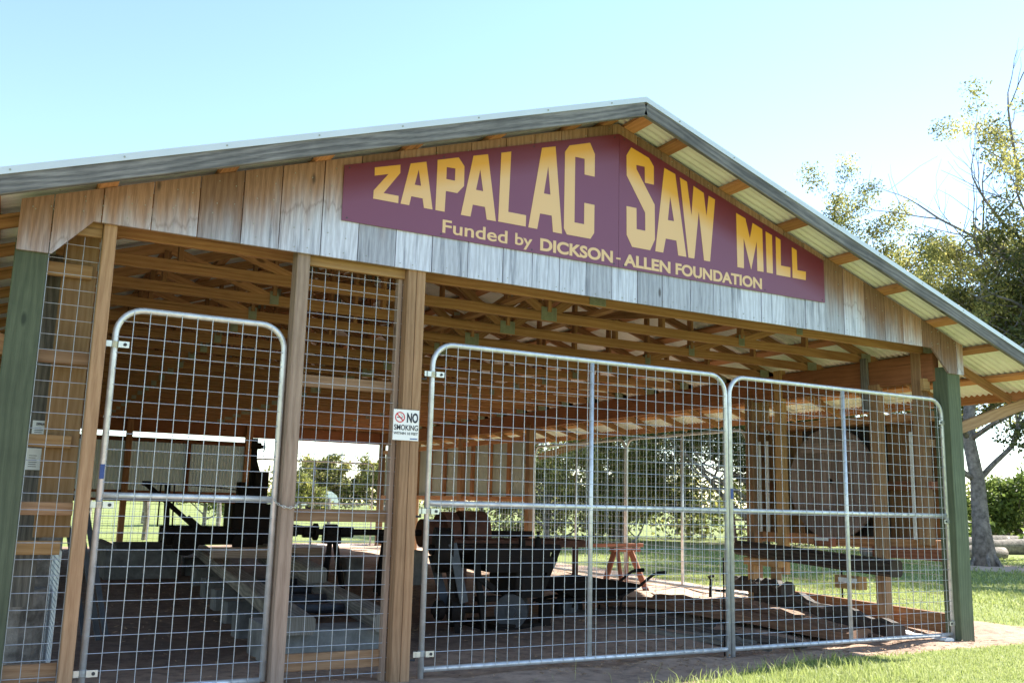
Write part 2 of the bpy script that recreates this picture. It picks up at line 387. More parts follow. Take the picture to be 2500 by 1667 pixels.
for v, q, t in sets: vv.append(v); qq.append(q+off); tt.append(t); off += len(v)
gm = fast_mesh('grass', np.concatenate(vv), np.concatenate(qq), np.concatenate(tt), M['blade'])
go = bpy.data.objects.new('grass', gm); COL.objects.link(go); tag(go, 'short sunlit lawn grass around the shed', 'grass', kind='stuff')

# wood chips, bark crumbs and dead leaves lying on the dirt
cr = random.Random(77); cb = MB()
for i in range(2600):
    if i < 1900: x, y = cr.uniform(.4, 8.6), cr.uniform(-.25, 8)
    else: x, y = cr.uniform(3.2, 8.4), cr.uniform(-.45, .6)
    l = cr.choice((.006, .008, .012, .02))*cr.uniform(.6, 1.4); w = l*cr.uniform(.2, .5); a = cr.uniform(0, 6.28); t = cr.uniform(-.3, .3)
    c = Vector((x, y, gz(x, y)+.016)); u = Vector((math.cos(a), math.sin(a), t))*l; v = Vector((-math.sin(a), math.cos(a), cr.uniform(-.3, .3)))*w; h = Vector((0, 0, .003))
    p = [c-u-v, c+u-v, c+u+v, c-u+v]; q = [k+h for k in p]
    cb.add(p+q, [(4, 5, 6, 7), (0, 1, 5, 4), (1, 2, 6, 5), (2, 3, 7, 6), (3, 0, 4, 7)], None, cr.random())
tag(cb.build('wood_chips', wood('chip_wood', (.16, .09, .05), (.42, .28, .17))), 'wood chips and bark crumbs scattered over the dirt floor', 'wood chips', kind='stuff')['kind'] = 'stuff'

# ---------------------------------------------------------------- the shed
RX, RZ, SL = 3.85, 4.605, .3345
def roofz(x): return RZ-SL*abs(x-RX)
DEEP = 16.6
shed = thing('sawmill_shed', 'open timber sawmill shed with a weathered grey gable and corrugated metal roof', 'shed', (RX, 0, 0))

b = MB(); x = -.63; random.seed(11)
while x < 8.32:
    w = min((.185 if x < -.6 else random.uniform(.25, .31)), 8.325-x)
    if 8.325-(x+w) < .08: w = 8.325-x
    x2 = x+w; g = .0034; yo = random.uniform(-.003, .003)
    def zb(q):
        if q <= -.43 or q >= 8.083: return 2.785
        if q < -.21: return 2.785+(q+.43)/.22*.245
        if q > 7.83: return 3.03-(q-7.83)/.253*.245
        return 3.03
    br = [q for q in (-.43, -.21, 7.83, 8.083) if x < q < x2]
    q0 = [x+g]+br+[x2-g]
    poly = [(q, zb(q)) for q in q0]
    top = [x2-g]+([RX] if x < RX < x2 else [])+[x+g]
    poly += [(q, roofz(q)-.003) for q in top]
    b.prism(poly, -.122+yo, -.1+yo, 'xz')
    x = x2
rn = random.Random(3)
for i in range(34):
    xx = -.55+i*.27
    for zz in ([roofz(xx)-.07, roofz(xx)-.2, 3.07, 3.2] if not 1.35 < xx < 6.3 else [roofz(xx)-.06, 3.07]):
        for dx in (0, .11):
            if zz > 3.03 and xx+dx < 8.28: 
                q = xx+dx+rn.uniform(-.02, .02); z0 = zz+rn.uniform(-.02, .02); b.cyl((q, -.1275, z0), (q, -.12, z0), .004, 6, mi=1)
b.build('gable_wall', [M['gable'], M['gusset']], shed)
# back gable, same outline
b = MB()
for i in range(31):
    x = -.63+i*.289; x2 = min(x+.286, 8.325)
    b.prism([(x, 3.03 if -.2 < x < 7.8 else 2.8), (x2, 3.03 if -.2 < x2 < 7.8 else 2.8), (x2, roofz(x2)-.003), (x, roofz(x)-.003)], DEEP+.1, DEEP+.122)
b.build('gable_wall', M['truss'], shed)

def post(x0, x1, y0, y1, z0, z1, m, lab=None):
    o = MB().box(x0, x1, y0, y1, z0, z1, 'z', .006).build('post', M[m], shed)
    if lab: o['label'] = lab
    return o
post(-.632, -.445, -.098, .1, -.2, 2.86, 'green', 'green treated corner post'); post(8.085, 8.285, -.098, .09, -.2, 2.86, 'green', 'green treated corner post')
post(-.143, -.063, -.09, .05, -.1, 3.06, 'pine'); post(1.125, 1.217, -.09, .05, -.1, 3.06, 'pine_grey')
b = MB(); b.box(1.965, 2.034, -.097, .045, -.1, 3.07); b.box(2.037, 2.107, -.097, .045, -.1, 3.07); b.build('post', M['pine'], shed)
post(1.925, 1.96, -.01, .06, .05, 3.03, 'pine_grey')
for yy in (2.85, 5.75, 8.75, 11.7, 14.2, 16.5): 
    if yy != 5.75: post(8.03, 8.17, yy-.07, yy+.07, -.1, 2.78, 'pine')
    post(-.55, -.41, yy-.07, yy+.07, -.1, 2.78, 'truss')
post(8.02, 8.11, .75, .89, .1, 2.75, 'pine'); post(8.0, 8.045, .88, .97, 2.45, 3.06, 'grey')
post(8.05, 8.16, .2, .33, 1.0, 3.08, 'pine'); post(8.03, 8.12, 2.25, 2.38, .55, 3.08, 'pine_y')
post(4.6, 4.76, DEEP-.1, DEEP+.06, 0, 3.05, 'truss'); post(1.9, 2.03, DEEP-.1, DEEP+.06, 0, 3.05, 'truss'); post(-.5, -.36, .85, .99, -.1, 2.78, 'oldgrey')
# rails of the two wire bays beside the door, and the wide back plank
def rail(x0, x1, y0, y1, z0, z1, m='pine', ax='x'): return MB().box(x0, x1, y0, y1, z0, z1, ax).build('rail', M[m], shed)
for z0, z1 in ((2.125, 2.205), (1.18, 1.26), (.195, .3)): rail(-.443, -.147, .052, .09, z0, z1)
for z0, z1, x1 in ((2.71, 2.8, -.17), (1.6, 1.68, -.19), (.935, 1.02, -.19)): rail(-.443, x1, .16, .2, z0, z1, 'pine_y')
for z0, z1 in ((2.105, 2.19), (1.165, 1.25), (.165, .28)): rail(1.22, 1.962, .03, .07, z0, z1)
rail(1.22, 1.962, -.04, .0, 2.97, 3.06, 'pine_y'); rail(-.443, -.147, -.04, 0, 2.95, 3.06, 'pine_y')
MB().box(-.35, -.14, .21, .25, 1.04, 3.04).build('plank', M['pine_y'], shed)
MB().box(-.47, -.3, .4, .44, .6, 2.9).build('plank', M['oldgrey'], shed)
rail(7.98, 8.085, .12, .16, 2.62, 2.75, 'pine_y'); rail(8.0, 8.09, .1, .14, 2.02, 2.1, 'pine'); rail(8.0, 8.09, .1, .14, 1.58, 1.66, 'redwood')
# side beams and sill timbers
for xa in (8.1, -.48): MB().box(xa-.045, xa+.045, .05, DEEP, 2.72, 3.02, 'y').build('header_beam', M['beam'], shed)
MB().box(-.5, 8.2, DEEP-.02, DEEP+.06, 2.75, 3.03, 'x').build('header_beam', M['beam'], shed)
MB().beam((8.3, .12, .2), (8.3, 2.5, .24), .07, .2).build('sill_timber', M['truss'], shed)
# purlins
PX = [.12, .5, 1.21, 1.92, 2.6, 3.26, 4.0, 4.65, 5.33, 5.78]
for sgn in (-1, 1):
    for d in PX:
        x = RX+sgn*d; z = roofz(x)+.02
        n = Vector((sgn*SL, 0, 1)).normalized()
        MB().beam((x, -.478, z), (x, 17.0, z), .12 if d < 5.5 else .045, .038 if d < 5.5 else .12, n if d < 5.5 else (0, 0, 1)).build('purlin', M['purlin'], shed)
# roof sheets, corrugations running down the slope
per = .0755
for sgn in (-1, 1):
    prof = []; y = -.5
    while y < 17.1:
        for k in range(6): prof.append((y+per*k/6, .0125*math.cos(2*math.pi*k/6)))
        y += per
    rows = [0.0, 1.5, 3.0, 4.5, 5.9]; vs = []; fs = []
    for d in rows:
        for (yy, dz) in prof: vs.append((RX+sgn*d, yy, RZ-SL*d+.053+dz))
    n = len(prof)
    for a in range(len(rows)-1):
        for i in range(n-1): fs.append((a*n+i, a*n+i+1, (a+1)*n+i+1, (a+1)*n+i))
    MB().add(vs, fs, None, .5).build('roof_sheet', M['sheet'], shed, True)
MB().prism([(RX-.16, RZ-.16*SL+.064), (RX, RZ+.066), (RX+.16, RZ-.16*SL+.064), (RX, RZ+.08)], -.51, 17.05).build('ridge_cap', M['trim'], shed)
# rake boards and the white drip edge on them
for sgn in (-1, 1):
    e = 5.95
    p = [(RX, 4.535), (RX+sgn*e, 4.535-SL*e), (RX+sgn*e, 4.638-SL*e), (RX, 4.638)]
    bb = MB(); L = e
    bb.beam((RX+sgn*.001, -.5, 4.594), (RX+sgn*e, -.5, 4.594-SL*e), .04, .118, (0, 0, 1), .004)
    bb.build('rake_board', M['grey'], shed)
    bt = MB()
    for k, (d0, d1) in enumerate(((0, 2.25), (2.2, 5.95))):
        o = -.002*k
        bt.prism([(RX+sgn*d0, 4.65-SL*d0), (RX+sgn*d1, 4.65-SL*d1), (RX+sgn*d1, 4.697-SL*d1), (RX+sgn*d0, 4.697-SL*d0)], -.527+o, -.522+o, mi=0)
        bt.prism([(RX+sgn*d0, 4.692-SL*d0), (RX+sgn*d1, 4.692-SL*d1), (RX+sgn*d1, 4.697-SL*d1), (RX+sgn*d0, 4.697-SL*d0)], -.522+o, -.38)
    for k in range(10):
        d = .35+k*.6; bt.cyl((RX+sgn*d, -.533, 4.673-SL*d), (RX+sgn*d, -.527, 4.673-SL*d), .006, 8, mi=1)
    bt.build('drip_edge', [M['trim'], M['gusset']], shed)
# trusses (one mesh, copied), each with its metal gusset plates
def truss_mesh():
    b = MB(); t = .042
    b.beam((-.62, 0, 3.078), (8.32, 0, 3.078), t, .095)
    for s in (-1, 1):
        b.beam((RX+s*.02, 0, roofz(RX)-.055), (RX+s*5.72, 0, roofz(RX+5.72)-.055), t, .09, (0, 0, 1))
        b.beam((RX+s*.05, 0, 3.11), (RX+s*1.35, 0, roofz(RX+1.35)-.09), t*.9, .085)
        for d in (1.35, 2.4, 3.35): b.beam((RX+s*d, 0, 3.12), (RX+s*d, 0, roofz(RX+d)-.09), t*.9, .075)
        b.beam((RX+s*2.45, 0, 3.11), (RX+s*3.3, 0, roofz(RX+3.3)-.09), t*.9, .075)
    b.beam((RX, 0, 3.12), (RX, 0, roofz(RX)-.1), t*.9, .09)
    return b
tm = truss_mesh()
def plate(x, z, w, h):
    b = MB()
    for s in (-1, 1): b.box(x-w/2, x+w/2, s*.0245-.0015, s*.0245+.0015, z-h/2, z+h/2, 'x', .0005)
    for k in range(8):
        xx = x-w/2+(k+.5)*w/8; b.box(xx-w/40, xx+w/40, -.0285, -.026, z-h/2+.004, z+h/2-.004, 'z', .0005)
    return b
pls = [(RX, 3.1, .17, .13), (RX+2.4, 3.1, .08, .12), (RX-2.4, 3.1, .08, .12), (RX+4.3, 3.09, .15, .1), (RX-4.3, 3.09, .15, .1), (RX+1.35, 4.06, .1, .13), (RX-1.35, 4.06, .1, .13), (RX, 4.46, .16, .13)]
ty = [.2+i*.828 for i in range(20)]
t0 = tm.build('truss', M['truss'], shed); tmesh = t0.data; pm = [plate(*p) for p in pls]; pmesh = None
for i, y in enumerate(ty):
    if i == 0: tr = t0
    else: tr = bpy.data.objects.new('truss', tmesh); COL.objects.link(tr); attach(tr, shed)
    tr.location = (0, y, 0)
    if i == 0:
        kids = [p.build('gusset_plate', M['gusset']) for p in pm]; pmesh = [k.data for k in kids]
    else:
        kids = [bpy.data.objects.new('gusset_plate', d) for d in pmesh]
        for k in kids: COL.objects.link(k)
    for k in kids: k.parent = tr
# long braces over the bottom chords
for x in (RX-.45, RX+.5): MB().box(x-.045, x+.045, .1, 16, 3.135, 3.175, 'y').build('brace', M['truss'], shed)
MB().beam((RX+1.2, .5, 3.17), (RX+.1, 9, 4.3), .04, .09).build('brace', M['truss'], shed)
MB().beam((RX-1.4, 2.5, 3.17), (RX-.1, 10, 4.3), .04, .09).build('brace', M['truss'], shed)
# knee braces carrying the eaves
for yy in (.02, 2.85, 8.75, 11.7):
    for s in (-1, 1):
        xa = 8.29 if s > 0 else -.6
        MB().beam((xa, yy+.02, 2.2), (xa+s*1.35, yy+.02, 2.6), .04, .12).build('knee_brace', M['pine'] if s > 0 else M['truss'], shed)

# corrugated wall panels with studs
def corr(name, axis, a0, a1, c, z0, z1, m='sheet', amp=.011, per=.075):
    n = int((a1-a0)/per*5); vs = []
    for z in (z0, z1):
        for i in range(n+1):
            a = a0+(a1-a0)*i/n; d = c+amp*math.cos(2*math.pi*i/5)
            vs.append((a, d, z) if axis == 'x' else (d, a, z))
    fs = [(i, i+1, n+2+i, n+1+i) for i in range(n)]
    return MB().add(vs, fs, None, .5).build(name, M[m], shed, True)
corr('wall_panel', 'x', -.4, 4.6, DEEP+.05, 1.17, 2.62, 'panel')
for x in (.75, 3.3): MB().box(x-.05, x+.05, DEEP-.03, DEEP+.03, 1.17, 2.62).build('stud', M['beam'], shed)
for z in (1.17, 1.36, 2.53): MB().box(-.4, 4.6, DEEP-.02, DEEP+.035, z, z+(.06 if z < 2 else .1), 'x').build('girt', M['beam'], shed)
corr('wall_panel', 'y', 8.8, 16.4, 8.16, 1.4, 2.58, 'panel')
for y in (9.6, 10.4, 11.2, 12.6, 13.4, 15, 15.7): MB().box(8.09, 8.14, y-.06, y+.06, 1.4, 2.58).build('stud', M['purlin'], shed)
for z in (1.37, 2.5): MB().box(8.08, 8.14, 8.8, 16.4, z, z+.09, 'y').build('girt', M['purlin'], shed)
corr('wall_panel', 'y', 1.0, 16.4, -.56, 1.2, 2.7)
for y in (2, 4, 6, 8, 10, 12, 14): MB().box(-.53, -.46, y-.05, y+.05, .1, 2.72).build('stud', M['beam'], shed)
# welded wire panels nailed to the frame
def wirepanel(axis, a0, a1, c, z0, z1, step=.1, r=.0023, mb=None):
    b = mb or MB(); n = round((a1-a0)/step)
    P = (lambda a, z: (a, c, z)) if axis == 'x' else (lambda a, z: (c, a, z))
    O = (lambda a, z: (a, c-.005, z)) if axis == 'x' else (lambda a, z: (c-.005, a, z))
    for i in range(n+1): a = a0+i*step; b.tube([P(a, z0), P(a, z1)], r, 5)
    for j in range(int((z1-z0)/step)+1): z = z0+.03+j*step; b.tube([O(a0-.03, z), O(a0+n*step+.03, z)], r, 5)
    return b
wirepanel('x', 1.26, 1.96, .0, .1, 3.02).build('wire_panel', M['wire'], shed)
wirepanel('x', -.44, -.14, .0, .1, 2.98, .0985).build('wire_panel', M['wire'], shed)
wirepanel('y', .15, 2.8, 8.46, .25, .95, .1, .0022).build('wire_panel', M['wire'], shed)
wirepanel('y', .15, 2.8, 8.19, 2.45, 3.0, .1, .0022).build('wire_panel', M['wire'], shed)
wirepanel('x', -.4, 4.6, DEEP+.02, .2, 1.2, .11, .003).build('wire_panel', M['wire'], shed)
wirepanel('y', 8.8, 16.4, 8.2, .25, 1.4, .12, .003).build('wire_panel', M['wire'], shed)

# ---------------------------------------------------------------- gates
def arc(cx, cz, r, a0, a1, n=8): return [(cx+r*math.cos(R(a0+(a1-a0)*i/n)), 0, cz+r*math.sin(R(a0+(a1-a0)*i/n))) for i in range(n+1)]
def gate(label, loc, rz, w, mid, zb, zm, zt, legs, hinge, step=.1, tagside=None, group='galvanized wire gates', midrail=True):
    g = thing('wire_gate', label, 'gate', loc, rz, group, world=False)
    r = .021; cr = .17
    b = MB()
    pts = [(0, 0, legs[0])]+[(0, 0, zt-cr)]+arc(cr, zt-cr, cr, 180, 90)[1:]+arc(w-cr, zt-cr, cr, 90, 0)+[(w, 0, legs[1])]
    b.tube(pts, r, 12); b.tube([(r*.9, 0, zb), (w-r*.9, 0, zb)], r*.95, 12)
    b.build('frame', M['galv'], g, True)
    if midrail: MB().tube([(r*.9, 0, zm), (w-r*.9, 0, zm)], r*.95, 12).build('crossbar', M['galv'], g, True)
    for m in mid: MB().tube([(m, .001, zb+r*.9), (m, .001, zt-r*.9)], r*.95, 12).build('upright', M['galv'], g, True)
    wm = MB(); n = round(w/step); st = w/n
    for i in range(1, n):
        x = i*st
        zz = zt-r*.6
        if x < cr: zz = zt-cr+math.sqrt(max(0, cr*cr-(cr-x)**2))
        if w-x < cr: zz = zt-cr+math.sqrt(max(0, cr*cr-(cr-(w-x))**2))
        jr = lambda: random.gauss(0, .0011)
        wm.tube([(x+jr(), -.0225, zb-.005)]+[(x+jr(), -.0225, zb+(zz-zb)*q/5) for q in range(1, 5)]+[(x+jr(), -.0225, zz)], .0024, 5)
    nz = round((zt-zb)/.1034); sz = (zt-zb)/nz
    for j in range(1, nz):
        z = zb+j*sz+.018; i = 0
        if z > zt-cr: i = cr-math.sqrt(max(0, cr*cr-(z-(zt-cr))**2))
        wm.tube([(i-.012, -.017, z)]+[(i+(w-2*i)*q/6, -.017, z+random.gauss(0, .0011)) for q in range(1, 6)]+[(w-i+.012, -.017, z)], .0024, 5)
    wm.build('wire_mesh', M['wire'], g)
    if hinge:
        hx = 0 if hinge == 'l' else w; s = -1 if hinge == 'l' else 1
        for z in (zt-.24, zm-.06, zb+.11):
            h = MB()
            h.tube([(hx+.027*math.cos(R(a)), .027*math.sin(R(a)), z) for a in range(0, 360, 30)], .004, 6, closed=True)
            for dz in (-.016, -.008, 0, .008, .016): h.tube([(hx+.025*math.cos(R(a)), .025*math.sin(R(a)), z+dz) for a in range(0, 360, 30)], .0045, 6, closed=True)
            h.box(hx-s*.02, hx-s*.085, -.034, -.026, z-.021, z+.021, 'x', .001) if s < 0 else h.box(hx-.085, hx-.02, -.034, -.026, z-.021, z+.021, 'x', .001)
            x0, x1 = sorted((hx+s*.02, hx+s*.075)); h.box(x0, x1, -.03, -.022, z-.02, z+.02, 'x', .001)
            x0, x1 = sorted((hx+s*.05, hx+s*.06)); h.box(x0, x1, -.03, .01, z-.02, z+.02, 'x', .001)
            hh = h.build('hinge', M['zinc'], g)
            bo = MB(); bo.cyl((hx-s*.06, -.04, z), (hx-s*.06, -.026, z), .011, 10)
            bo.tube([(hx+s*.055, -.005, z-.04), (hx+s*.055, -.005, z+.02)], .008, 8); bo.tube([(hx+s*.05, -.005, z-.04), (hx+s*.085, -.005, z-.04), (hx+s*.13, .0, z-.04)], .008, 8)
            k = bo.build('bolt', M['steel'], None); k.parent = hh
    if tagside is not None:
        MB().box(tagside-.016, tagside+.012, -.0232, -.015, zm+.1, zm+.19, 'z', .001).build('sticker', M['bluetag'], g)
    return g
gate('narrow walk-through wire gate on the left, chained shut', (-.005, 0, 0), 0, 1.1, [], .13, 1.311, 2.51, (.1, .125), 'l', tagside=0)
gate('wide wire gate with its left hinges on the post with the smoking notice', (2.234, 0, 0), 0, 2.885, [1.447], .13, 1.311, 2.51, (.065, .06), 'l', tagside=None)
gate('wide wire gate hinged on the green corner post', (5.168, 0, 0), 0, 2.916, [1.454], .13, 1.311, 2.51, (.055, .07), 'r', tagside=0)
gate('side wire gate behind the wheelbarrow, nearer the round wooden disc', (8.1, 2.96, 0), R(90), 2.72, [1.36], .24, 1.3, 2.37, (.2, .2), None)
gate('side wire gate beyond the sawhorse, nearer the back of the shed', (8.1, 5.72, 0), R(90), 2.86, [1.43], .24, 1.3, 2.37, (.2, .2), None)
gate('far wire gate closing the back end of the shed', (4.82, DEEP, 0), 0, 3.1, [1.55], .2, 1.22, 2.25, (.15, .15), None)

# pins of the gates, driven down into the dirt
for x, lab in ((5.1, 'iron drop rod at the foot of the gate beside the smoking notice'), (5.19, 'iron drop rod at the foot of the gate on the green post')):
    b = MB(); b.tube([(x, .03, .9), (x, .03, -.05)], .007, 8)
    if x < 5.15: b.tube([(x-.09, .03, .62), (x+.03, .03, .62)], .009, 8)
    one(b, 'drop_rod', M['iron'], lab, 'rod')

# chain round the post
path = [(1.085, -.03, 1.31), (1.1, -.06, 1.285), (1.125, -.112, 1.265), (1.17, -.115, 1.255), (1.215, -.112, 1.265), (1.245, -.06, 1.29), (1.275, -.02, 1.31)]
pts = []
for i in range(len(path)-1):
    for k in range(4): pts.append(Vector(path[i]).lerp(Vector(path[i+1]), k/4))
acc = [pts[0]]
for p in pts[1:]:
    if (p-acc[-1]).length > .0155: acc.append(p)
b = MB()
for i in range(len(acc)-1):
    c = (acc[i]+acc[i+1])/2; d = (acc[i+1]-acc[i]).normalized(); u = d.orthogonal().normalized(); u = (Matrix.Rotation(R(90*(i % 2)+45), 3, d) @ u)
    b.tube([c+d*(.013*math.cos(a))+u*(.0065*math.sin(a)) for a in [2*math.pi*k/10 for k in range(10)]], .0024, 5, closed=True)
one(b, 'chain', M['zinc'], 'short galvanized chain looped round the post beside the narrow gate', 'chain', smooth=True)

# ---------------------------------------------------------------- the big sign
sg = thing('mill_sign', 'maroon gable-shaped sign with gold lettering on the front gable', 'sign', (3.845, -.13, 3.31))
b = MB()
for x0, x1 in ((1.412, 3.846), (3.849, 6.276)):
    def top(x): return 4.504-(abs(x-3.848))*.3185
    b.prism([(x0, 3.312), (x1, 3.312), (x1, top(x1)), (x0, top(x0))], -.1375, -.1285, tone=.5)
b.build('sign_panel', M['signbase'], sg)
b = MB(); rn = random.Random(5)
for x in (1.45, 2.2, 3.0, 3.8, 3.9, 4.7, 5.5, 6.24):
    for z in (3.335, top(x)-.025): b.cyl((x, -.1395, z), (x, -.137, z), .007, 8)
b.build('screw', M['steel'], sg)
LT = {'Z': [(1.643, 3.756), (1.844, 3.817), (1.846, 3.752), (1.721, 3.571), (1.841, 3.571), (1.841, 3.515), (1.642, 3.515), (1.644, 3.579), (1.754, 3.727), (1.645, 3.692)],
'A': [(1.926, 3.844), (2.054, 3.884), (2.121, 3.515), (2.05, 3.515), (2.036, 3.588), (1.943, 3.588), (1.929, 3.515), (1.859, 3.515)],
'P': [(2.147, 3.918), (2.325, 3.974), (2.377, 3.912), (2.379, 3.751), (2.323, 3.683), (2.226, 3.683), (2.222, 3.515), (2.145, 3.515)],
'A2': [(2.452, 4.014), (2.58, 4.054), (2.667, 3.515), (2.586, 3.515), (2.567, 3.615), (2.46, 3.615), (2.443, 3.515), (2.36, 3.515)],
'L': [(2.699, 4.091), (2.789, 4.12), (2.776, 3.611), (2.939, 3.611), (2.938, 3.517), (2.688, 3.517)],
'A3': [(3.075, 4.212), (3.205, 4.252), (3.281, 3.513), (3.194, 3.513), (3.18, 3.65), (3.069, 3.65), (3.045, 3.515), (2.962, 3.515)],
'C': [(3.342, 4.29), (3.546, 4.357), (3.596, 4.265), (3.596, 4.065), (3.494, 4.065), (3.493, 4.203), (3.399, 4.202), (3.4, 3.63), (3.495, 3.63), (3.495, 3.816), (3.597, 3.816), (3.596, 3.571), (3.56, 3.515), (3.328, 3.515), (3.298, 3.564), (3.298, 4.225)],
'S': [(3.973, 4.407), (4.166, 4.348), (4.218, 4.281), (4.219, 4.113), (4.122, 4.113), (4.12, 4.258), (4.028, 4.258), (4.031, 4.219), (4.227, 3.931), (4.229, 3.615), (4.178, 3.512), (3.987, 3.512), (3.929, 3.61), (3.926, 3.865), (4.031, 3.865), (4.033, 3.677), (4.126, 3.677), (4.125, 3.84), (3.927, 4.143), (3.924, 4.323)],
'A4': [(4.334, 4.291), (4.456, 4.257), (4.575, 3.512), (4.485, 3.512), (4.465, 3.644), (4.347, 3.644), (4.319, 3.512), (4.233, 3.512)],
'W': [(4.508, 4.235), (4.588, 4.211), (4.636, 3.904), (4.663, 4.186), (4.78, 4.142), (4.809, 3.929), (4.838, 4.125), (4.913, 4.104), (4.845, 3.51), (4.776, 3.51), (4.721, 3.957), (4.665, 3.51), (4.599, 3.51)],
'M': [(5.163, 4.02), (5.275, 3.986), (5.326, 3.802), (5.363, 3.958), (5.482, 3.917), (5.487, 3.505), (5.41, 3.505), (5.41, 3.789), (5.334, 3.505), (5.249, 3.794), (5.246, 3.506), (5.168, 3.506)],
'I': [(5.524, 3.902), (5.603, 3.878), (5.604, 3.506), (5.527, 3.506)],
'L1': [(5.65, 3.872), (5.711, 3.851), (5.708, 3.598), (5.829, 3.598), (5.826, 3.501), (5.648, 3.501)],
'L2': [(5.855, 3.8), (5.917, 3.78), (5.919, 3.584), (6.031, 3.584), (6.026, 3.501), (5.855, 3.501)]}
HL = {'A': [(1.994, 3.81), (2.019, 3.684), (1.966, 3.683)], 'P': [(2.226, 3.876), (2.3, 3.879), (2.3, 3.779), (2.226, 3.778)], 'A2': [(2.516, 3.915), (2.547, 3.74), (2.484, 3.74)],
'A3': [(3.138, 4.069), (3.164, 3.826), (3.101, 3.825)], 'A4': [(4.398, 4.039), (4.44, 3.817), (4.371, 3.816)]}
def curve_mesh(polys, y, ext, name, mat, parent):
    """flat lettering from outlines (with holes)"""
    cu = bpy.data.curves.new(name, 'CURVE'); cu.dimensions = '2D'; cu.fill_mode = 'BOTH'; cu.extrude = ext
    for P in polys:
        sp = cu.splines.new('POLY'); sp.points.add(len(P)-1); sp.use_cyclic_u = True
        for i, q in enumerate(P): sp.points[i].co = (q[0], q[1], 0, 1)
    o = bpy.data.objects.new(name, cu); me = bpy.data.meshes.new_from_object(o); bpy.data.objects.remove(o); bpy.data.curves.remove(cu)
    me.transform(Matrix.Translation((0, y, 0)) @ Matrix.Rotation(R(90), 4, 'X')); me.materials.clear(); me.materials.append(mat)
    m = bpy.data.objects.new(name, me); COL.objects.link(m); attach(m, parent); return m
for k, P in LT.items(): curve_mesh([P]+([HL[k]] if k in HL else []), -.1385, .0012, 'letter', M['signletter'], sg)
def text_mesh(body, x0, x1, z0, z1, y, mat, parent, bold=.02, name='lettering', ext=.001):
    """lettering scaled into a box on a front-facing plane"""
    cu = bpy.data.curves.new(name, 'FONT'); cu.body = body; cu.size = 1; cu.offset = bold; cu.extrude = ext
    o = bpy.data.objects.new(name, cu); me = bpy.data.meshes.new_from_object(o); bpy.data.objects.remove(o); bpy.data.curves.remove(cu)
    co = np.zeros(len(me.vertices)*3); me.vertices.foreach_get('co', co); co = co.reshape(-1, 3)
    a, c = co.min(0), co.max(0)
    v = np.stack([x0+(co[:, 0]-a[0])/(c[0]-a[0])*(x1-x0), np.where(co[:, 2] > 0, y-.0012, y), z0+(co[:, 1]-a[1])/(c[1]-a[1])*(z1-z0)], 1)
    me.vertices.foreach_set('co', v.ravel()); me.update(); me.materials.clear(); me.materials.append(mat)
    m = bpy.data.objects.new(name, me); COL.objects.link(m); attach(m, parent); return m
text_mesh('Funded', 2.21, 2.775, 3.347, 3.452, -.1376, M['lettersmall'], sg, .014)
text_mesh('by', 2.845, 3.003, 3.325, 3.45, -.1376, M['lettersmall'], sg, .014)
text_mesh('DICKSON', 3.077, 3.788, 3.34, 3.445, -.1376, M['lettersmall'], sg, .035)
MB().box(3.822, 3.868, -.139, -.1365, 3.38, 3.395, 'x', .0002).build('lettering', M['lettersmall'], sg)
text_mesh('ALLEN', 3.9, 4.398, 3.335, 3.44, -.1376, M['lettersmall'], sg, .035)
text_mesh('FOUNDATION', 4.455, 5.464, 3.335, 3.44, -.1376, M['lettersmall'], sg, .035)

# no smoking placard
ns = thing('smoking_notice', 'white no smoking notice screwed to the post between the gates', 'sign', (2.0, -.1, 1.755))
MB().box(1.895, 2.096, -.106, -.1025, 1.755, 1.978, 'z', .001).build('placard', M['paper'], ns)
Y = -.1064
text_mesh('NO', 2.0, 2.088, 1.884, 1.957, Y, M['ink'], ns, .035)
text_mesh('SMOKING', 1.903, 2.09, 1.828, 1.868, Y, M['ink'], ns, .016)
text_mesh('WITHIN 10 FEET', 1.9, 2.091, 1.796, 1.815, Y, M['ink'], ns, .015)
text_mesh('Turnel', 2.03, 2.09, 1.76, 1.772, Y, M['bluetag'], ns, .01) if False else MB().box(2.03, 2.088, -.1072, -.106, 1.764, 1.772, 'x', .0001).build('mark', M['bluetag'], ns)
b = MB(); cx, cz = 1.946, 1.921
ring = [(cx+.039*math.cos(a), cz+.039*math.sin(a)) for a in [2*math.pi*i/40 for i in range(40)]]
ring2 = [(cx+.031*math.cos(a), cz+.031*math.sin(a)) for a in [2*math.pi*i/40 for i in range(40)]]
curve_mesh([ring, ring2], -.1068, .0006, 'symbol', M['red'], ns)
MB().beam((cx-.026, -.1078, cz+.026), (cx+.026, -.1078, cz-.026), .0012, .009, (0, 0, 1), .0002).build('symbol', M['red'], ns)
b = MB(); b.box(cx-.024, cx+.02, -.1072, -.1062, cz-.005, cz+.001, 'x', .0001)
b.tube([(cx+.024, -.1066, cz), (cx+.024, -.1066, cz+.006), (cx+.014, -.1066, cz+.012), (cx+.01, -.1066, cz+.02), (cx, -.1066, cz+.025)], .0012, 4)
b.build('symbol', M['ink'], ns)

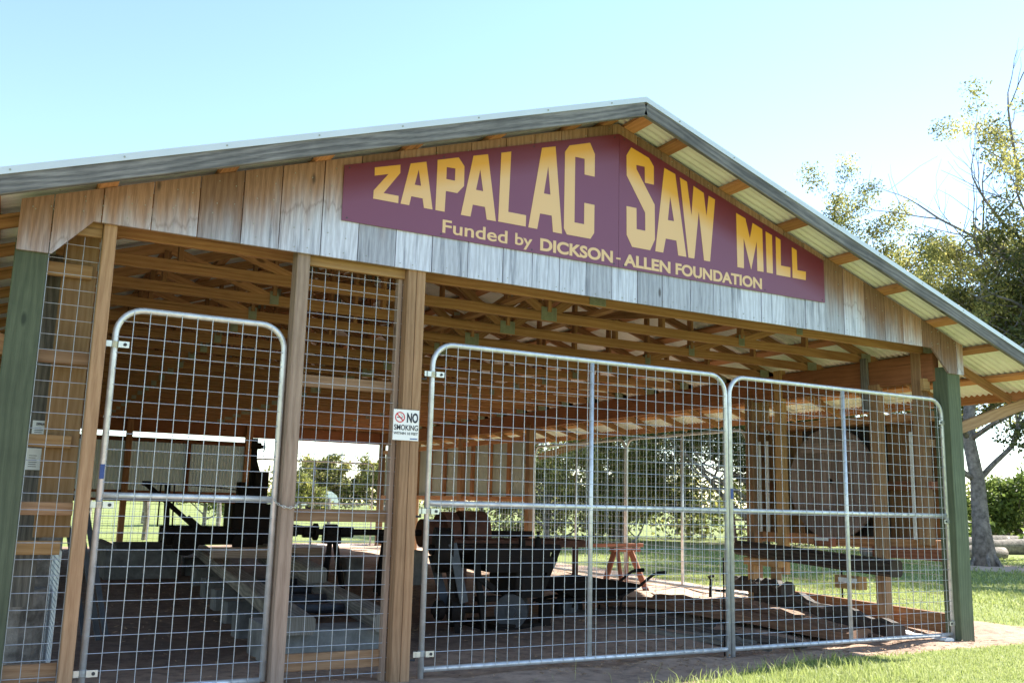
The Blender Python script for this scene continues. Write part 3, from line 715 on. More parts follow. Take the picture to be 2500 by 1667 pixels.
# two donor placards on the old post at the left
for nm, lab, x0, x1, z0, z1, head in (('a', 'upper white notice board behind the left wire bay', -.415, -.27, 1.64, 1.78, 'ZAPALAC SAW MILL'), ('b', 'lower white notice board under the rail in the left wire bay', -.43, -.285, 1.46, 1.6, '')):
    t = thing('notice_board', lab, 'sign', (x0, .39, z0), group='notices in the left bay')
    yy = .392
    MB().box(x0, x1, yy-.004, yy, z0, z1, 'z', .0008).build('board', M['paper'], t)
    if head: text_mesh(head, x0+.02, x1-.01, z1-.03, z1-.014, yy-.0045, M['ink'], t, .03)
    b = MB(); rn = random.Random(nm)
    for r_ in range(6):
        for c_ in range(2):
            xa = x0+.014+c_*.068; b.box(xa, xa+rn.uniform(.035, .052), yy-.0052, yy-.0042, z0+.02+r_*.014, z0+.0235+r_*.014, 'x', .0001)
    b.build('printed_line', M['ink'], t)
b = None

# ---------------------------------------------------------------- carriage track, piers and concrete
def lx(y): return 1.40+.105*y
def rx(y): return 2.23+.122*y
def block(x0, x1, y0, y1, z0, z1, lab, ch=.02, grp='concrete footings of the log track', mat='concrete'):
    return one(MB().box(x0, x1, y0, y1, z0, z1, 'z', ch), 'concrete_block', M[mat], lab, 'concrete block', grp)
block(1.5, 2.37, 1.12, 1.5, 0, .285, 'long low concrete block under the near end of the log track, by the gate post')
block(1.34, 1.5, 1.05, 1.5, 0, .35, 'tall narrow concrete block nearest the front of the log track')
for y, lab in ((2.35, 'second concrete pier under the left track timber'), (3.35, 'third concrete pier under the left track timber'), (4.5, 'fourth concrete pier under the left track timber'), (5.9, 'fifth concrete pier under the left track timber'), (7.6, 'sixth concrete pier, under the far half of the left track timber'), (9.6, 'farthest concrete pier under the left track timber')):
    block(lx(y)-.2, lx(y)+.2, y, y+.24, 0, .265+.007*y, lab, mat='pier')
block(.95, 2.0, 8.9, 9.15, 0, .5, 'low concrete wall across the dirt floor left of the track', .015, 'concrete walls', 'pier')
block(.95, 1.12, 9.15, 11.5, 0, .55, 'concrete kerb running back from the low cross wall', .015, 'concrete walls', 'pier')
block(1.4, 2.6, 12.2, 12.45, 0, .46, 'far concrete wall behind the low cross wall', .015, 'concrete walls', 'pier')
one(MB().beam((lx(1.0)+.12, 1.0, .335), (lx(15.5)+.12, 15.5, .43), .24, .14, ch=.02), 'track_timber', M['oldgrey'], 'left weathered track timber resting on the row of concrete piers', 'timber', 'timbers of the log track')
one(MB().beam((rx(1.0), 1.0, .33), (rx(9), 9.0, .37), .2, .14, ch=.02), 'track_timber', M['oldgrey'], 'right weathered track timber with its end behind the smoking notice post', 'timber', 'timbers of the log track')
one(MB().beam((2.62, 3.85, .49), (3.45, 9.5, .52), .22, .17, ch=.02), 'track_timber', M['oldgrey'], 'shorter squared timber with a pale sawn end lying on the right track', 'timber', 'timbers of the log track')
for y in (2.2, 3.1, 4.0, 5.0): one(MB().cyl((lx(y)+.2, y, .33), (rx(y)-.05, y+.05, .32), .045, 12), 'track_roller', M['steel'], {2.2: 'dull steel roller nearest the front between the track timbers', 3.1: 'second steel roller between the track timbers', 4.0: 'third steel roller between the track timbers', 5.0: 'farthest steel roller between the track timbers'}[y], 'roller', 'rollers between the track timbers')
one(MB().beam((2.0, 6.5, .59), (3.5, 6.55, .58), .15, .14, ch=.01), 'cross_timber', M['pine_grey'], 'whitish squared cross timber lying over the log track', 'timber')

# log carriage
cg = thing('log_carriage', 'black iron log carriage with a tall mast on the track', 'carriage', (2.5, 9, .6))
b = MB(); b.box(1.75, 3.4, 8.8, 9.0, .58, .84, 'x', .01); b.box(1.8, 3.35, 9.6, 9.8, .58, .84, 'x', .01); b.box(1.8, 2.0, 8.9, 9.7, .6, .8, 'y', .01); b.box(3.1, 3.3, 8.9, 9.7, .6, .8, 'y', .01); b.build('bed', M['iron'], cg)
b = MB(); b.beam((3.07, 9, .8), (3.05, 9, 2.27), .085, .085); b.beam((3.07, 9, 1.9), (3.22, 9, 1.45), .07, .07); b.box(3.0, 3.14, 8.9, 9.05, 2.1, 2.2); b.cyl((3.1, 9, 2.14), (3.22, 9, 2.14), .03); b.tube([(3.2, 9, 2.22), (3.22, 9, 2.14), (3.2, 9, 2.06)], .012, 6); b.build('mast', M['iron'], cg)
b = MB(); b.beam((1.42, 9, 1.5), (2.2, 9, .85), .06, .07); b.box(1.38, 1.52, 8.95, 9.05, 1.46, 1.53, 'x'); b.tube([(1.5, 9, 1.5), (1.8, 9, 1.5), (2.5, 9, 1.46), (3, 9, 1.42)], .009, 6); b.beam((2.08, 9, .98), (2.3, 9, .8), .12, .1); b.build('lever', M['iron'], cg)
b = MB(); b.beam((1.79, 9.05, .84), (1.76, 9.05, 1.5), .08, .08); b.tube([(1.66, 9.05, .84), (1.66, 9.05, 1.5)], .012, 6); b.tube([(1.88, 9.05, .84), (1.86, 9.05, 1.5)], .012, 6); b.build('post', M['iron'], cg)
b = MB(); b.box(2.74, 3.38, 8.85, 9.5, .84, 1.22, 'z', .03); b.box(2.9, 3.3, 8.9, 9.4, 1.22, 1.5, 'z', .05); b.box(3.05, 3.3, 8.9, 9.3, 1.5, 1.74, 'z', .03); b.box(2.82, 2.95, 8.85, 9.1, 1.2, 1.56, 'z', .03); b.build('headblock', M['iron'], cg)
for x in (2.05, 2.95):
    b = MB(); b.cyl((x, 8.72, .62), (x, 8.8, .62), .2, 28); b.cyl((x, 8.68, .62), (x, 8.73, .62), .05, 14); b.build('wheel', M['iron'], cg)

# line shaft with its couplings, pulley and stands
sh = thing('line_shaft', 'dark horizontal drive shaft with couplings and a big rusty pulley', 'drive shaft', (3.9, 5.5, .1))
MB().cyl((2.7, 5.5, .905), (6.3, 5.5, .9), .042, 14).build('shaft', M['iron'], sh)
for x0, x1, r in ((2.74, 2.84, .06), (2.92, 3.03, .075), (3.06, 3.1, .11), (3.2, 3.36, .1), (3.4, 3.58, .07), (4.1, 4.22, .1)): MB().cyl((x0, 5.5, .905), (x1, 5.5, .905), r, 14).build('coupling', M['iron'], sh)
MB().beam((2.6, 5.5, 1.0), (2.95, 5.5, .95), .05, .05).build('shift_lever', M['iron'], sh); MB().cyl((4.14, 5.5, .95), (4.14, 5.5, 1.06), .03, 10).build('oil_cup', M['iron'], sh)
b = MB()
b.cyl((4.83, 5.5, .9), (5.03, 5.5, .9), .29, 40); b.cyl((5.12, 5.5, .9), (5.48, 5.5, .9), .31, 40); b.cyl((4.55, 5.5, .9), (4.83, 5.5, .9), .19, 28); b.build('pulley', M['rust'], sh)
for x in (3.3, 4.05, 6.1):
    b = MB(); b.box(x-.1, x+.1, 5.4, 5.6, .76, .86, 'x', .01); b.beam((x-.03, 5.45, .8), (x-.13, 5.3, .08), .05, .06); b.beam((x+.03, 5.45, .8), (x+.14, 5.3, .08), .05, .06); b.beam((x, 5.55, .8), (x, 5.8, .08), .05, .06); b.build('stand', M['iron'], sh)
one(MB().box(4.55, 4.95, 6.3, 6.6, .05, .62, 'z', .02), 'concrete_block', M['concrete'], 'upright pale concrete block behind the drive shaft', 'concrete block')
one(MB().box(3.9, 4.15, 6.6, 6.9, .05, .5, 'z', .02), 'concrete_block', M['concrete'], 'small shaded concrete block standing left behind the shaft stand', 'concrete block')

# rusty roller table behind the edger
rt = thing('roller_table', 'rusty red roller table behind the dark edger machine', 'table', (5.6, 4.4, .1))
b = MB(); b.box(4.3, 6.35, 3.98, 4.06, .79, .87, 'x'); b.box(4.3, 6.35, 4.7, 4.78, .79, .87, 'x'); b.build('bed', M['rust'], rt)
for i in range(7): MB().cyl((4.45+i*.3, 4.06, .85), (4.45+i*.3, 4.7, .85), .03, 12).build('roller', M['rust'], rt)
for x in (4.5, 6.1):
    for y in (4.02, 4.74): MB().beam((x, y, .8), (x, y, .05), .06, .06).build('leg', M['rust'], rt)

# edger machine
ed = thing('edger_machine', 'black cast iron edger machine behind the wide gate', 'machine', (4.0, 2.1, .07))
b = MB(); b.box(3.58, 4.42, 1.85, 2.6, .785, .89, 'x', .012); b.prism([(3.66, .785), (4.42, .785), (4.46, .77), (4.46, .67), (4.4, .645), (3.74, .655)], 1.88, 2.55); b.box(3.62, 4.5, 1.84, 1.88, .755, .8, 'x', .005); b.box(3.6, 4.44, 2.56, 2.62, .74, .9, 'x', .005); b.build('table', M['iron'], ed)
b = MB(); b.box(4.06, 4.39, 1.9, 2.5, .4, .66, 'z', .012); b.box(4.12, 4.34, 1.89, 1.91, .43, .6, 'z', .005); b.build('pedestal', M['iron'], ed)
b = MB(); b.box(3.84, 4.47, 1.86, 2.6, .04, .12, 'x', .012); b.box(3.84, 4.47, 1.9, 2.55, .12, .15, 'x', .008); b.box(4.36, 4.46, 1.88, 1.98, .1, .36, 'z', .01); b.box(3.74, 3.86, 1.9, 2.5, .05, .11, 'x'); b.box(3.7, 4.2, 2.0, 2.1, .36, .41, 'x'); b.build('base', M['iron'], ed)
b = MB(); b.cyl((4.02, 1.93, .27), (4.2, 2.2, .27), .165, 32); b.cyl((4.0, 1.9, .27), (4.03, 1.93, .27), .05, 14); b.build('lower_roller', M['steel'], ed)
b = MB(); b.cyl((3.24, 2.1, .86), (3.4, 2.05, .86), .215, 36); b.cyl((3.2, 2.1, .86), (3.24, 2.1, .86), .05, 14); b.cyl((3.4, 2.05, .86), (3.6, 2.0, .86), .04, 14); b.build('drive_pulley', M['iron'], ed)
b = MB(); b.cyl((3.38, 2.0, .3), (3.5, 1.97, .3), .16, 32); b.cyl((3.2, 2.0, .3), (3.75, 1.97, .3), .04, 14); b.cyl((3.24, 2.0, .3), (3.3, 2.0, .3), .09, 20); b.build('idler_pulley', M['iron'], ed)
b = MB(); b.beam((3.33, 1.87, .93), (3.45, 1.82, .38), .012, .09, (1, 0, 0), .002); b.beam((3.31, 2.3, .8), (3.44, 2.15, .25), .012, .09, (1, 0, 0), .002); b.build('belt', M['steel'], ed)
for q in (((3.58, 1.88, .88), (3.7, 1.86, .06)), ((3.34, 1.95, .66), (3.44, 1.9, .06)), ((3.66, 2.5, .8), (3.72, 2.5, .06)), ((3.6, 1.86, .62), (3.78, 1.86, .5))): MB().beam(q[0], q[1], .065, .055).build('frame_leg', M['iron'], ed)
for x, y in ((4.17, 2.0), (4.33, 1.95)):
    b = MB(); b.cyl((x, y, .89), (x, y, .97), .036, 16); b.cyl((x, y, .97), (x, y, .995), .036, 16, r2=.014); b.cyl((x, y, .995), (x, y, 1.03), .013, 12); b.cyl((x, y, 1.03), (x, y, 1.05), .02, 12); b.build('oil_cup', M['iron'], ed)
b = MB(); b.box(4.38, 4.6, 1.95, 2.1, .84, .92, 'x', .01); b.beam((4.6, 2.0, .9), (4.52, 2.0, .7), .06, .06); b.beam((4.53, 2.0, .72), (4.4, 2.0, .44), .05, .05); b.beam((4.46, 2.05, .86), (4.4, 2.05, .66), .04, .04); b.build('lever', M['iron'], ed)

# wheelbarrow
wb = thing('wheelbarrow', 'dark steel wheelbarrow with its handles to the right', 'wheelbarrow', (5.4, 2.6, .08))
vs = []; rows = [(.0, [(4.72, .455), (5.9, .47)]), (1, 0)]
b = MB(); top = [(4.72, 2.22, .45), (4.9, 2.2, .5), (5.15, 2.2, .53), (5.35, 2.2, .535), (5.84, 2.22, .465), (5.84, 2.8, .465), (5.35, 2.82, .535), (5.15, 2.82, .53), (4.9, 2.82, .5), (4.72, 2.8, .45)]
bot = [(5.0, 2.36, .36), (5.03, 2.34, .345), (5.1, 2.34, .335), (5.3, 2.34, .335), (5.62, 2.36, .34), (5.62, 2.66, .34), (5.3, 2.68, .335), (5.1, 2.68, .335), (5.03, 2.68, .345), (5.0, 2.66, .36)]
inn = [(x*.98+5.28*.02, y*.97+2.51*.03, z-.004) for x, y, z in top]; inb = [(x, y, z+.015) for x, y, z in bot]
n = 10; fs = [(i, (i+1) % n, n+(i+1) % n, n+i) for i in range(n)]+[tuple(range(2*n-1, n-1, -1))]+[(2*n+(i+1) % n, 2*n+i, 3*n+i, 3*n+(i+1) % n) for i in range(n)]+[tuple(range(3*n, 4*n))]+[(i, 2*n+i, 2*n+(i+1) % n, (i+1) % n) for i in range(n)]
b.add(top+bot+inn+inb, fs); b.tube(top, .009, 6, closed=True); b.build('tray', M['iron'], wb)
for y in (2.3, 2.72):
    b = MB(); b.tube([(4.62, 2.51+(y-2.51)*.15, .3), (5.0, y, .325), (5.6, y, .335), (5.86, y, .45), (6.06, y, .575), (6.22, y, .59)], .016, 10); hb = b.build('handle', M['iron'], wb, True)
    b = MB(); b.tube([(6.1, y, .583), (6.23, y, .591)], .022, 10); g2 = b.build('grip', M['iron'], None); g2.parent = hb
    b = MB(); b.tube([(5.4, y, .335), (5.45, y, .14), (5.52, y, .1), (5.6, y, .14), (5.62, y, .335)], .012, 8); b.build('leg', M['iron'], wb, True)
b = MB(); b.tube([(5.06+.135*math.cos(a), 2.51, .225+.135*math.sin(a)) for a in [2*math.pi*i/24 for i in range(24)]], .042, 10, closed=True); wh = b.build('wheel', M['iron'], wb, True)
b = MB(); b.cyl((5.06, 2.47, .225), (5.06, 2.55, .225), .1, 20); k = b.build('rim', M['steel'], None); k.parent = wh
b = MB(); b.beam((5.06, 2.43, .225), (5.1, 2.4, .34), .012, .03); b.beam((5.06, 2.59, .225), (5.1, 2.62, .34), .012, .03); b.build('fork', M['iron'], wb)

# sawhorse with a long pole across
sw = thing('sawhorse', 'reddish wooden sawhorse in the sun by the side gate', 'sawhorse', (7.3, 4.75, .18))
MB().box(7.05, 7.5, 4.5, 4.62, .7, .755, 'x').build('top_rail', M['redwood'], sw)
for x in (7.12, 7.34):
    for s in (-1, 1): MB().beam((x, 4.56+s*.03, .72), (x+(.14 if x > 7.2 else -.06), 4.56+s*.26, .12), .035, .08).build('leg', M['redwood'], sw)
one(MB().beam((5.9, 4.5, .785), (7.58, 4.58, .79), .07, .05), 'long_board', M['redwood'], 'long reddish board lying on the sawhorse', 'board')

# ---------------------------------------------------------------- boards and timbers on the floor at the right
def waney(label, a, b_, w, h, m, seed, zlift=0.0, grp='slabs and timbers on the shed floor'):
    """rough sawn slab with a wavy edge and a twisted top"""
    rn = random.Random(seed); a = Vector(a); b_ = Vector(b_); d = b_-a; L = d.length; d.normalize(); s = Vector((-d.y, d.x, 0)); n = 16; bb = MB(); vs = []
    for i in range(n+1):
        p = a+d*(L*i/n); e1 = w/2*(1+.22*math.sin(i*.9+seed)+rn.uniform(-.1, .1)); e2 = w/2*(1+.22*math.sin(i*.7+seed*2)+rn.uniform(-.1, .1)); hh = h*(1+rn.uniform(-.25, .25))
        z = gz(p.x, p.y)-.01+zlift+a.z+(b_.z-a.z)*i/n
        for off, zz in ((-e1, z), (-e1*.92, z+hh*.8), (-e1*.4, z+hh*1.05), (e2*.4, z+hh), (e2*.9, z+hh*.75), (e2, z)): q = p+s*off; vs.append((q.x, q.y, zz))
    ou = rn.random()*30; fs = []; uvs = []
    for i in range(n):
        for k in range(5):
            fs.append((i*6+k, i*6+k+1, i*6+k+7, i*6+k+6)); uvs.append([(ou+k*w/5, i*L/n), (ou+(k+1)*w/5, i*L/n), (ou+(k+1)*w/5, (i+1)*L/n), (ou+k*w/5, (i+1)*L/n)])
    fs += [tuple(range(6)), tuple(n*6+k for k in range(5, -1, -1))]; uvs += [[(ou, 0)]*6]*2
    bb.add(vs, fs, uvs); return one(bb, 'timber_slab', M[m], label, 'slab', grp)
waney('widest brown bark slab sloping across the floor behind the gate join', (5.75, 2.9, 0), (6.9, .15, 0), .42, .1, 'slab', 1, .05)
waney('long dark slab lying left of the widest brown slab', (5.3, 2.0, 0), (6.1, .1, 0), .2, .07, 'darktimber', 2)
waney('thin grey strip of board lying nearest the big machine', (5.0, 1.6, 0), (5.75, .15, 0), .09, .04, 'oldgrey', 3)
waney('brown slab with a split end right of the widest slab', (6.5, 2.8, 0), (7.2, .35, 0), .3, .09, 'slab', 4, .03)
waney('dark squared tie lying along the right wall of the shed', (8.0, 2.75, 0), (7.6, .3, 0), .22, .17, 'darktimber', 5)
waney('shorter dark tie lying on top of the long tie by the wall', (8.0, 3.1, 0), (7.85, 2.0, 0), .22, .15, 'darktimber', 6, .12)
waney('pale sunlit board at the foot of the green corner post', (7.92, .72, 0), (7.95, -.06, 0), .14, .04, 'white', 7)
waney('curled piece of bark lying in front of the slabs', (6.6, 1.0, 0), (6.95, .45, 0), .16, .08, 'oldgrey', 8, .05)
waney('brown board lying flat between the slab pile and the dark tie', (7.0, 2.9, 0), (7.35, .25, 0), .18, .05, 'slab', 9)
waney('narrow dark strip in the middle of the dirt floor', (5.1, 2.6, 0), (6.0, 1.2, 0), .1, .05, 'darktimber', 10)
waney('grey broken board end lying close behind the gate join', (5.5, .9, 0), (5.95, .35, 0), .12, .05, 'oldgrey', 12)
b = MB(); b.tube([(7.6, 3.15, .15), (7.62, 3.15, .42), (7.58, 3.15, .46), (7.66, 3.15, .47)], .02, 8); one(b, 'iron_hook', M['iron'], 'upright iron hook standing beside the short dark tie', 'hook')
b = MB(); b.tube([(8.45, 1.75, .1), (8.45, 1.75, .75)], .012, 6); one(b, 'iron_stake', M['iron'], 'thin iron stake in the lawn behind the dark ties', 'stake')

# timber held up on the right wall, display case and the round wooden disc
one(MB().beam((7.93, 2.95, .84), (7.9, .5, .74), .18, .175, ch=.03), 'hewn_timber', M['darktimber'], 'thick dark hewn timber held level along the right wall', 'timber')
one(MB().box(7.86, 7.99, .98, 1.32, .48, .62, 'y'), 'label_block', M['pine_y'], 'small wooden block with a white label under the hewn timber', 'block')
one(MB().box(7.855, 7.8585, 1.0, 1.26, .55, .6, 'y', .0005), 'paper_label', M['paper'], 'white paper label on the block under the hewn timber', 'label')
ft = thing('timber_stand', 'low pine stand under the far end of the hewn timber', 'stand', (7.95, 2.55, .2))
for y in (2.3, 2.7): MB().box(7.88, 7.97, y-.05, y+.05, .15, .73).build('leg', M['pine_y'], ft)
MB().box(7.86, 7.98, 2.2, 2.8, .64, .73, 'y').build('top_rail', M['pine_y'], ft)
dc = thing('display_case', 'wall-hung timber display case backed with brown particle board', 'display case', (8.35, 1.6, 1.0))
MB().box(8.42, 8.44, .3, .98, .95, 2.35, 'z', .002).build('back_panel', M['osb'], dc); MB().box(8.42, 8.44, 2.3, 2.95, .95, 2.35, 'z', .002).build('back_panel', M['osb'], dc)
MB().box(8.425, 8.445, .985, 2.295, .95, 2.35, 'z', .002).build('back_panel', M['darktimber'], dc)['label'] = 'dark back panel behind the disc'
for z0, z1 in ((.93, 1.05), (2.33, 2.42)): MB().box(8.18, 8.44, .2, 3.0, z0, z1, 'y').build('shelf', M['truss'], dc)
for y in (2.5,): MB().box(8.3, 8.42, y-.04, y+.04, 1.05, 2.33).build('upright', M['pine_y'], dc)
MB().box(8.36, 8.42, .3, 2.95, 1.58, 1.68, 'y').build('batten', M['beam'], dc)
MB().box(8.1, 8.4, 2.84, 2.93, 1.05, 2.95).build('side_panel', M['osb'], dc)
for y in (.43, 2.62, 2.76): MB().box(8.12, 8.14, y-.018, y+.018, 1.05, 2.2, 'z', .003).build('trim_strip', M['white'], dc)
MB().box(8.12, 8.18, .1, 1.0, .84, .96, 'y').build('lower_rail', M['redwood'], dc)
wdisc = thing('wooden_disc', 'big round plank disc hung behind the right gate', 'disc', (8.2, 1.6, 1.67))
b = MB(); cy, cz, rr = 1.62, 1.66, .66; random.seed(21); y = cy-rr
while y < cy+rr:
    w = random.uniform(.14, .2); y2 = min(y+w, cy+rr); pl = []
    for k in range(7): q = y+.002+(y2-y-.004)*k/6; pl.append((q, cz+math.sqrt(max(0, rr*rr-(q-cy)**2))))
    for k in range(6, -1, -1): q = y+.002+(y2-y-.004)*k/6; pl.append((q, cz-math.sqrt(max(0, rr*rr-(q-cy)**2))))
    b.prism(pl, 8.175, 8.215, 'yz'); y = y2
b.build('plank_face', M['disc'], wdisc)
for z0, z1 in ((2.02, 2.14), (1.28, 1.36)):
    h = math.sqrt(rr*rr-max(abs(z0-cz), abs(z1-cz))**2); MB().box(8.162, 8.175, cy-h, cy+h, z0, z1, 'y', .002).build('batten', M['disc'], wdisc)
MB().cyl((8.16, cy, cz+.02), (8.176, cy, cz+.02), .03, 16).build('hub', M['iron'], wdisc)
one(MB().box(8.0, 8.1, 1.5, 1.75, .92, 1.03, 'y'), 'label_block', M['redwood'], 'reddish block with a white label under the round disc', 'block')
one(MB().box(7.995, 7.9985, 1.52, 1.73, .985, 1.02, 'y', .0005), 'paper_label', M['paper'], 'white paper label on the reddish block under the round disc', 'label')
b = MB(); b.tube([(8.02, 2.5+.03*math.cos(a), 2.3+.03*math.sin(a)) for a in [2*math.pi*i/12 for i in range(12)]], .006, 6, closed=True); one(b, 'steel_ring', M['zinc'], 'small steel ring hanging on the post left of the disc', 'ring')

# left bay: stump wrapped in wire, leaning steel bars, white bucket panel
st = MB(); random.seed(5); prof = []
n = 28; vs = []
for z in (.02, .3, .67):
    for k in range(n): a = 2*math.pi*k/n; r = .2*(1+.06*math.sin(7*a)+.05*math.sin(13*a+1)); vs.append((-.4+r*math.cos(a), .9+r*math.sin(a), z))
st.add(vs, [(i*n+k, i*n+(k+1) % n, (i+1)*n+(k+1) % n, (i+1)*n+k) for i in range(2) for k in range(n)]+[tuple(2*n+k for k in range(n))])
one(st, 'log_stump', M['bark'], 'short upright log with rough bark in the left wire bay', 'log', 'logs in the left bay')
st = MB(); vs = []
for z in (.02, .5, 1.0):
    for k in range(n): a = 2*math.pi*k/n; r = .17*(1+.06*math.sin(6*a)+.05*math.sin(11*a+1)); vs.append((-.28+r*math.cos(a), 1.4+r*math.sin(a), z))
st.add(vs, [(i*n+k, i*n+(k+1) % n, (i+1)*n+(k+1) % n, (i+1)*n+k) for i in range(2) for k in range(n)]+[tuple(2*n+k for k in range(n))])
one(st, 'log_stump', M['bark'], 'taller upright log standing behind the short log in the left bay', 'log', 'logs in the left bay')
b = wirepanel('y', .3, 1.3, -.17, .15, .95, .035, .0022); one(b, 'wire_roll', M['wire'], 'sheet of fine wire mesh beside the logs in the left bay', 'wire mesh')
for i, (a, c) in enumerate((((.02, 2.6, 1.3), (.3, 2.5, .08)), ((.1, 3.0, 1.35), (.38, 2.7, .08)), ((-.02, 2.9, 1.1), (.2, 2.6, .08)))):
    b = MB(); b.beam(a, c, .05, .006, (1, 0, 0), .001); b.beam(Vector(a)+Vector((.022, .02, 0)), Vector(c)+Vector((.022, .02, 0)), .006, .045, (1, 0, 0), .001)
    one(b, 'angle_iron', M['steel'], ['left steel angle bar leaning inside the narrow gate', 'right steel angle bar leaning inside the narrow gate', 'shortest steel angle bar leaning inside the narrow gate'][i], 'steel bar', 'steel bars leaning behind the gate')

# ---------------------------------------------------------------- trees
def leaves(centers, per, spread, size, tone_c):
    n = len(centers)*per; c = np.repeat(centers, per, 0); tc = np.repeat(tone_c, per)
    d = rng.normal(0, 1, (n, 3)); d /= np.linalg.norm(d, axis=1)[:, None]+1e-9
    p = c+d*(rng.random(n)**.5)[:, None]*spread*np.array([1, 1, .75])
    u = rng.normal(0, 1, (n, 3)); u /= np.linalg.norm(u, axis=1)[:, None]; w = np.cross(u, rng.normal(0, 1, (n, 3))); w /= np.linalg.norm(w, axis=1)[:, None]+1e-9
    s = size*rng.uniform(.6, 1.3, n)[:, None]; q = np.concatenate([p-u*s, p+w*s*.5, p+u*s, p-w*s*.5], 0); i = np.arange(n)
    t = np.clip(tc+rng.normal(0, .17, n), 0, 1); return q, np.stack([i, i+n, i+2*n, i+3*n], 1), t
def tree(name, label, base, H, tr, crown, seed, leafm='leaf_oak', per=34, spread=.55, lsize=.085, barkm='bark', group=None, dead=0, lean=(0, 0), nb=9, start=.3, dens=1.0, flare=0, shift=0):
    """trunk with forking limbs; leaf clumps gather round the twig ends"""
    rn = random.Random(seed); t = thing(name, label, 'tree', base, 0, group); B = Vector(base); b = MB(); tips = []
    def limb(p, d, L, r, lev, leafy=True):
        pts = [p]; rr = [r]; k = 5 if lev < 2 else 3; dd = d.copy()
        for i in range(k):
            dd = (dd+Vector((rn.uniform(-.28, .28), rn.uniform(-.28, .28), rn.uniform(-.1, .2)))).normalized(); pts.append(pts[-1]+dd*(L/k)); rr.append(r*(1-.62*(i+1)/k))
        b.tube(pts, rr, 7 if lev < 2 else 5 if lev < 3 else 4, mi=0)
        if lev >= 3 or r < .012:
            if leafy: tips.append(pts[-1]); tips.append(pts[-2])
            return
        m = rn.randint(3, 4) if lev < 2 else 3
        for j in range(m):
            f = rn.uniform(.35, 1.0) if j else 1.0; i = min(k, max(1, int(f*k)))
            ax = Vector((rn.uniform(-1, 1), rn.uniform(-1, 1), rn.uniform(-.35, .7))).normalized()
            limb(pts[i], (dd*.75+ax*.9).normalized(), L*rn.uniform(.5, .72), rr[i]*.72, lev+1, leafy)
        if leafy and lev == 2: tips.append(pts[-1])
    top = B+Vector((lean[0], lean[1], H*.62)); pts = []; rr = []
    for i in range(9):
        f = i/8; pts.append(B.lerp(top, f)+Vector((rn.uniform(-.12, .12)*f, rn.uniform(-.12, .12)*f, 0))); rr.append(tr*(1-.6*f)*(1+flare*math.exp(-f*14)))
    pts[0] = pts[0]-Vector((0, 0, .2)); b.tube(pts, rr, 14)
    if flare:
        for a in range(7): 
            an = a*.9+rn.uniform(0, .5); q = Vector((math.cos(an), math.sin(an), 0)); b.tube([B+q*tr*.5+Vector((0, 0, .75)), B+q*tr*1.05+Vector((0, 0, .28)), B+q*tr*1.9+Vector((0, 0, .03)), B+q*tr*2.8+Vector((0, 0, -.12))], [tr*.32, tr*.3, tr*.2, tr*.1], 8)
    for j in range(nb):
        f = start+(1-start)*(j+.5)/nb; i = min(8, int(f*8)); an = j*2.4+rn.uniform(-.4, .4); el = rn.uniform(.05, .6)+.5*f
        d = Vector((math.cos(an)*math.cos(el), math.sin(an)*math.cos(el), math.sin(el)))
        limb(pts[i], d, crown*rn.uniform(.75, 1.05)*(1-.25*f), rr[i]*.5, 1)
    limb(pts[-1], Vector((rn.uniform(-.2, .2), rn.uniform(-.2, .2), 1)).normalized(), H*.3, rr[-1]*.9, 1)
    P = np.array([tuple(x) for x in tips])-np.array(base)
    kz = H/P[:, 2].max(); kr = crown/np.percentile(np.hypot(P[:, 0], P[:, 1]), 93)
    def fit(q):
        h = min(1, max(0, (q[2]-B.z)/1.5)); f = 1+(kr-1)*h; q = (q[0]+shift/max(f, .1)*sm(4.0, 7.5, q[2]), q[1], q[2])
        return (B.x+(q[0]-B.x)*f, B.y+(q[1]-B.y)*f, B.z+(q[2]-B.z)*(1+(kz-1)*h))
    b.v = [fit(q) for q in b.v]; tips = [Vector(fit(q)) for q in tips]
    b.build('trunk', M[barkm], t, True)
    if dead:
        db = b; b = MB()
        for dd in dead:
            limb(B+Vector(dd[0]), Vector(dd[1]).normalized(), dd[2], dd[3], 0, False)
        b.build('dead_limb', M['deadbark'], t, True)
    cs = np.array([tuple(x) for x in tips]); keep = rng.random(len(cs)) < dens; cs = cs[keep]
    tone = np.clip(.5+.22*rng.normal(0, 1, len(cs))+(cs[:, 2]-cs[:, 2].mean())*.03, .05, .95)
    q, f, tn = leaves(cs, per, spread, lsize, tone); q = q-np.array(base)
    m = fast_mesh('crown', q, f, tn, M[leafm]); o = bpy.data.objects.new('crown', m); COL.objects.link(o); o.parent = t
    return t
tree('oak_tree', 'big old oak with a flared grey trunk right of the green corner post', (19.4, 7.5, .2), 13.0, .165, 4.2, 3, 'leaf_oak', 230, .5, .05, flare=.8, lean=(.0, .4), nb=19, start=.3, shift=6.0,
     dead=[((4.2, .6, 6.0), (-1, .1, .25), 2.8, .06), ((4.3, .5, 7.0), (-1, .1, .5), 3.0, .06), ((4.4, .5, 8.4), (-.8, .0, .6), 2.2, .05), ((4.3, .5, 7.8), (-1, -.2, .2), 2.6, .045)])
tree('oak_tree', 'leafy oak standing behind the roof right of the ridge', (25.3, 16.5, .2), 13.7, .28, 3.6, 8, 'leaf_oak', 190, .55, .055, nb=20, start=.62, group='oaks behind the shed')
tree('oak_tree', 'oak between the roof oak and the big old oak', (25.2, 13.0, .2), 10.4, .3, 4.2, 19, 'leaf_oak', 190, .6, .055, nb=16, start=.5, group='oaks behind the shed')
tree('oak_tree', 'dark oak seen past the round disc and the display case', (25, 5.0, .2), 9.5, .3, 4.6, 22, 'leaf_dark', 130, .65, .065, nb=13, start=.18, group='oaks behind the shed')
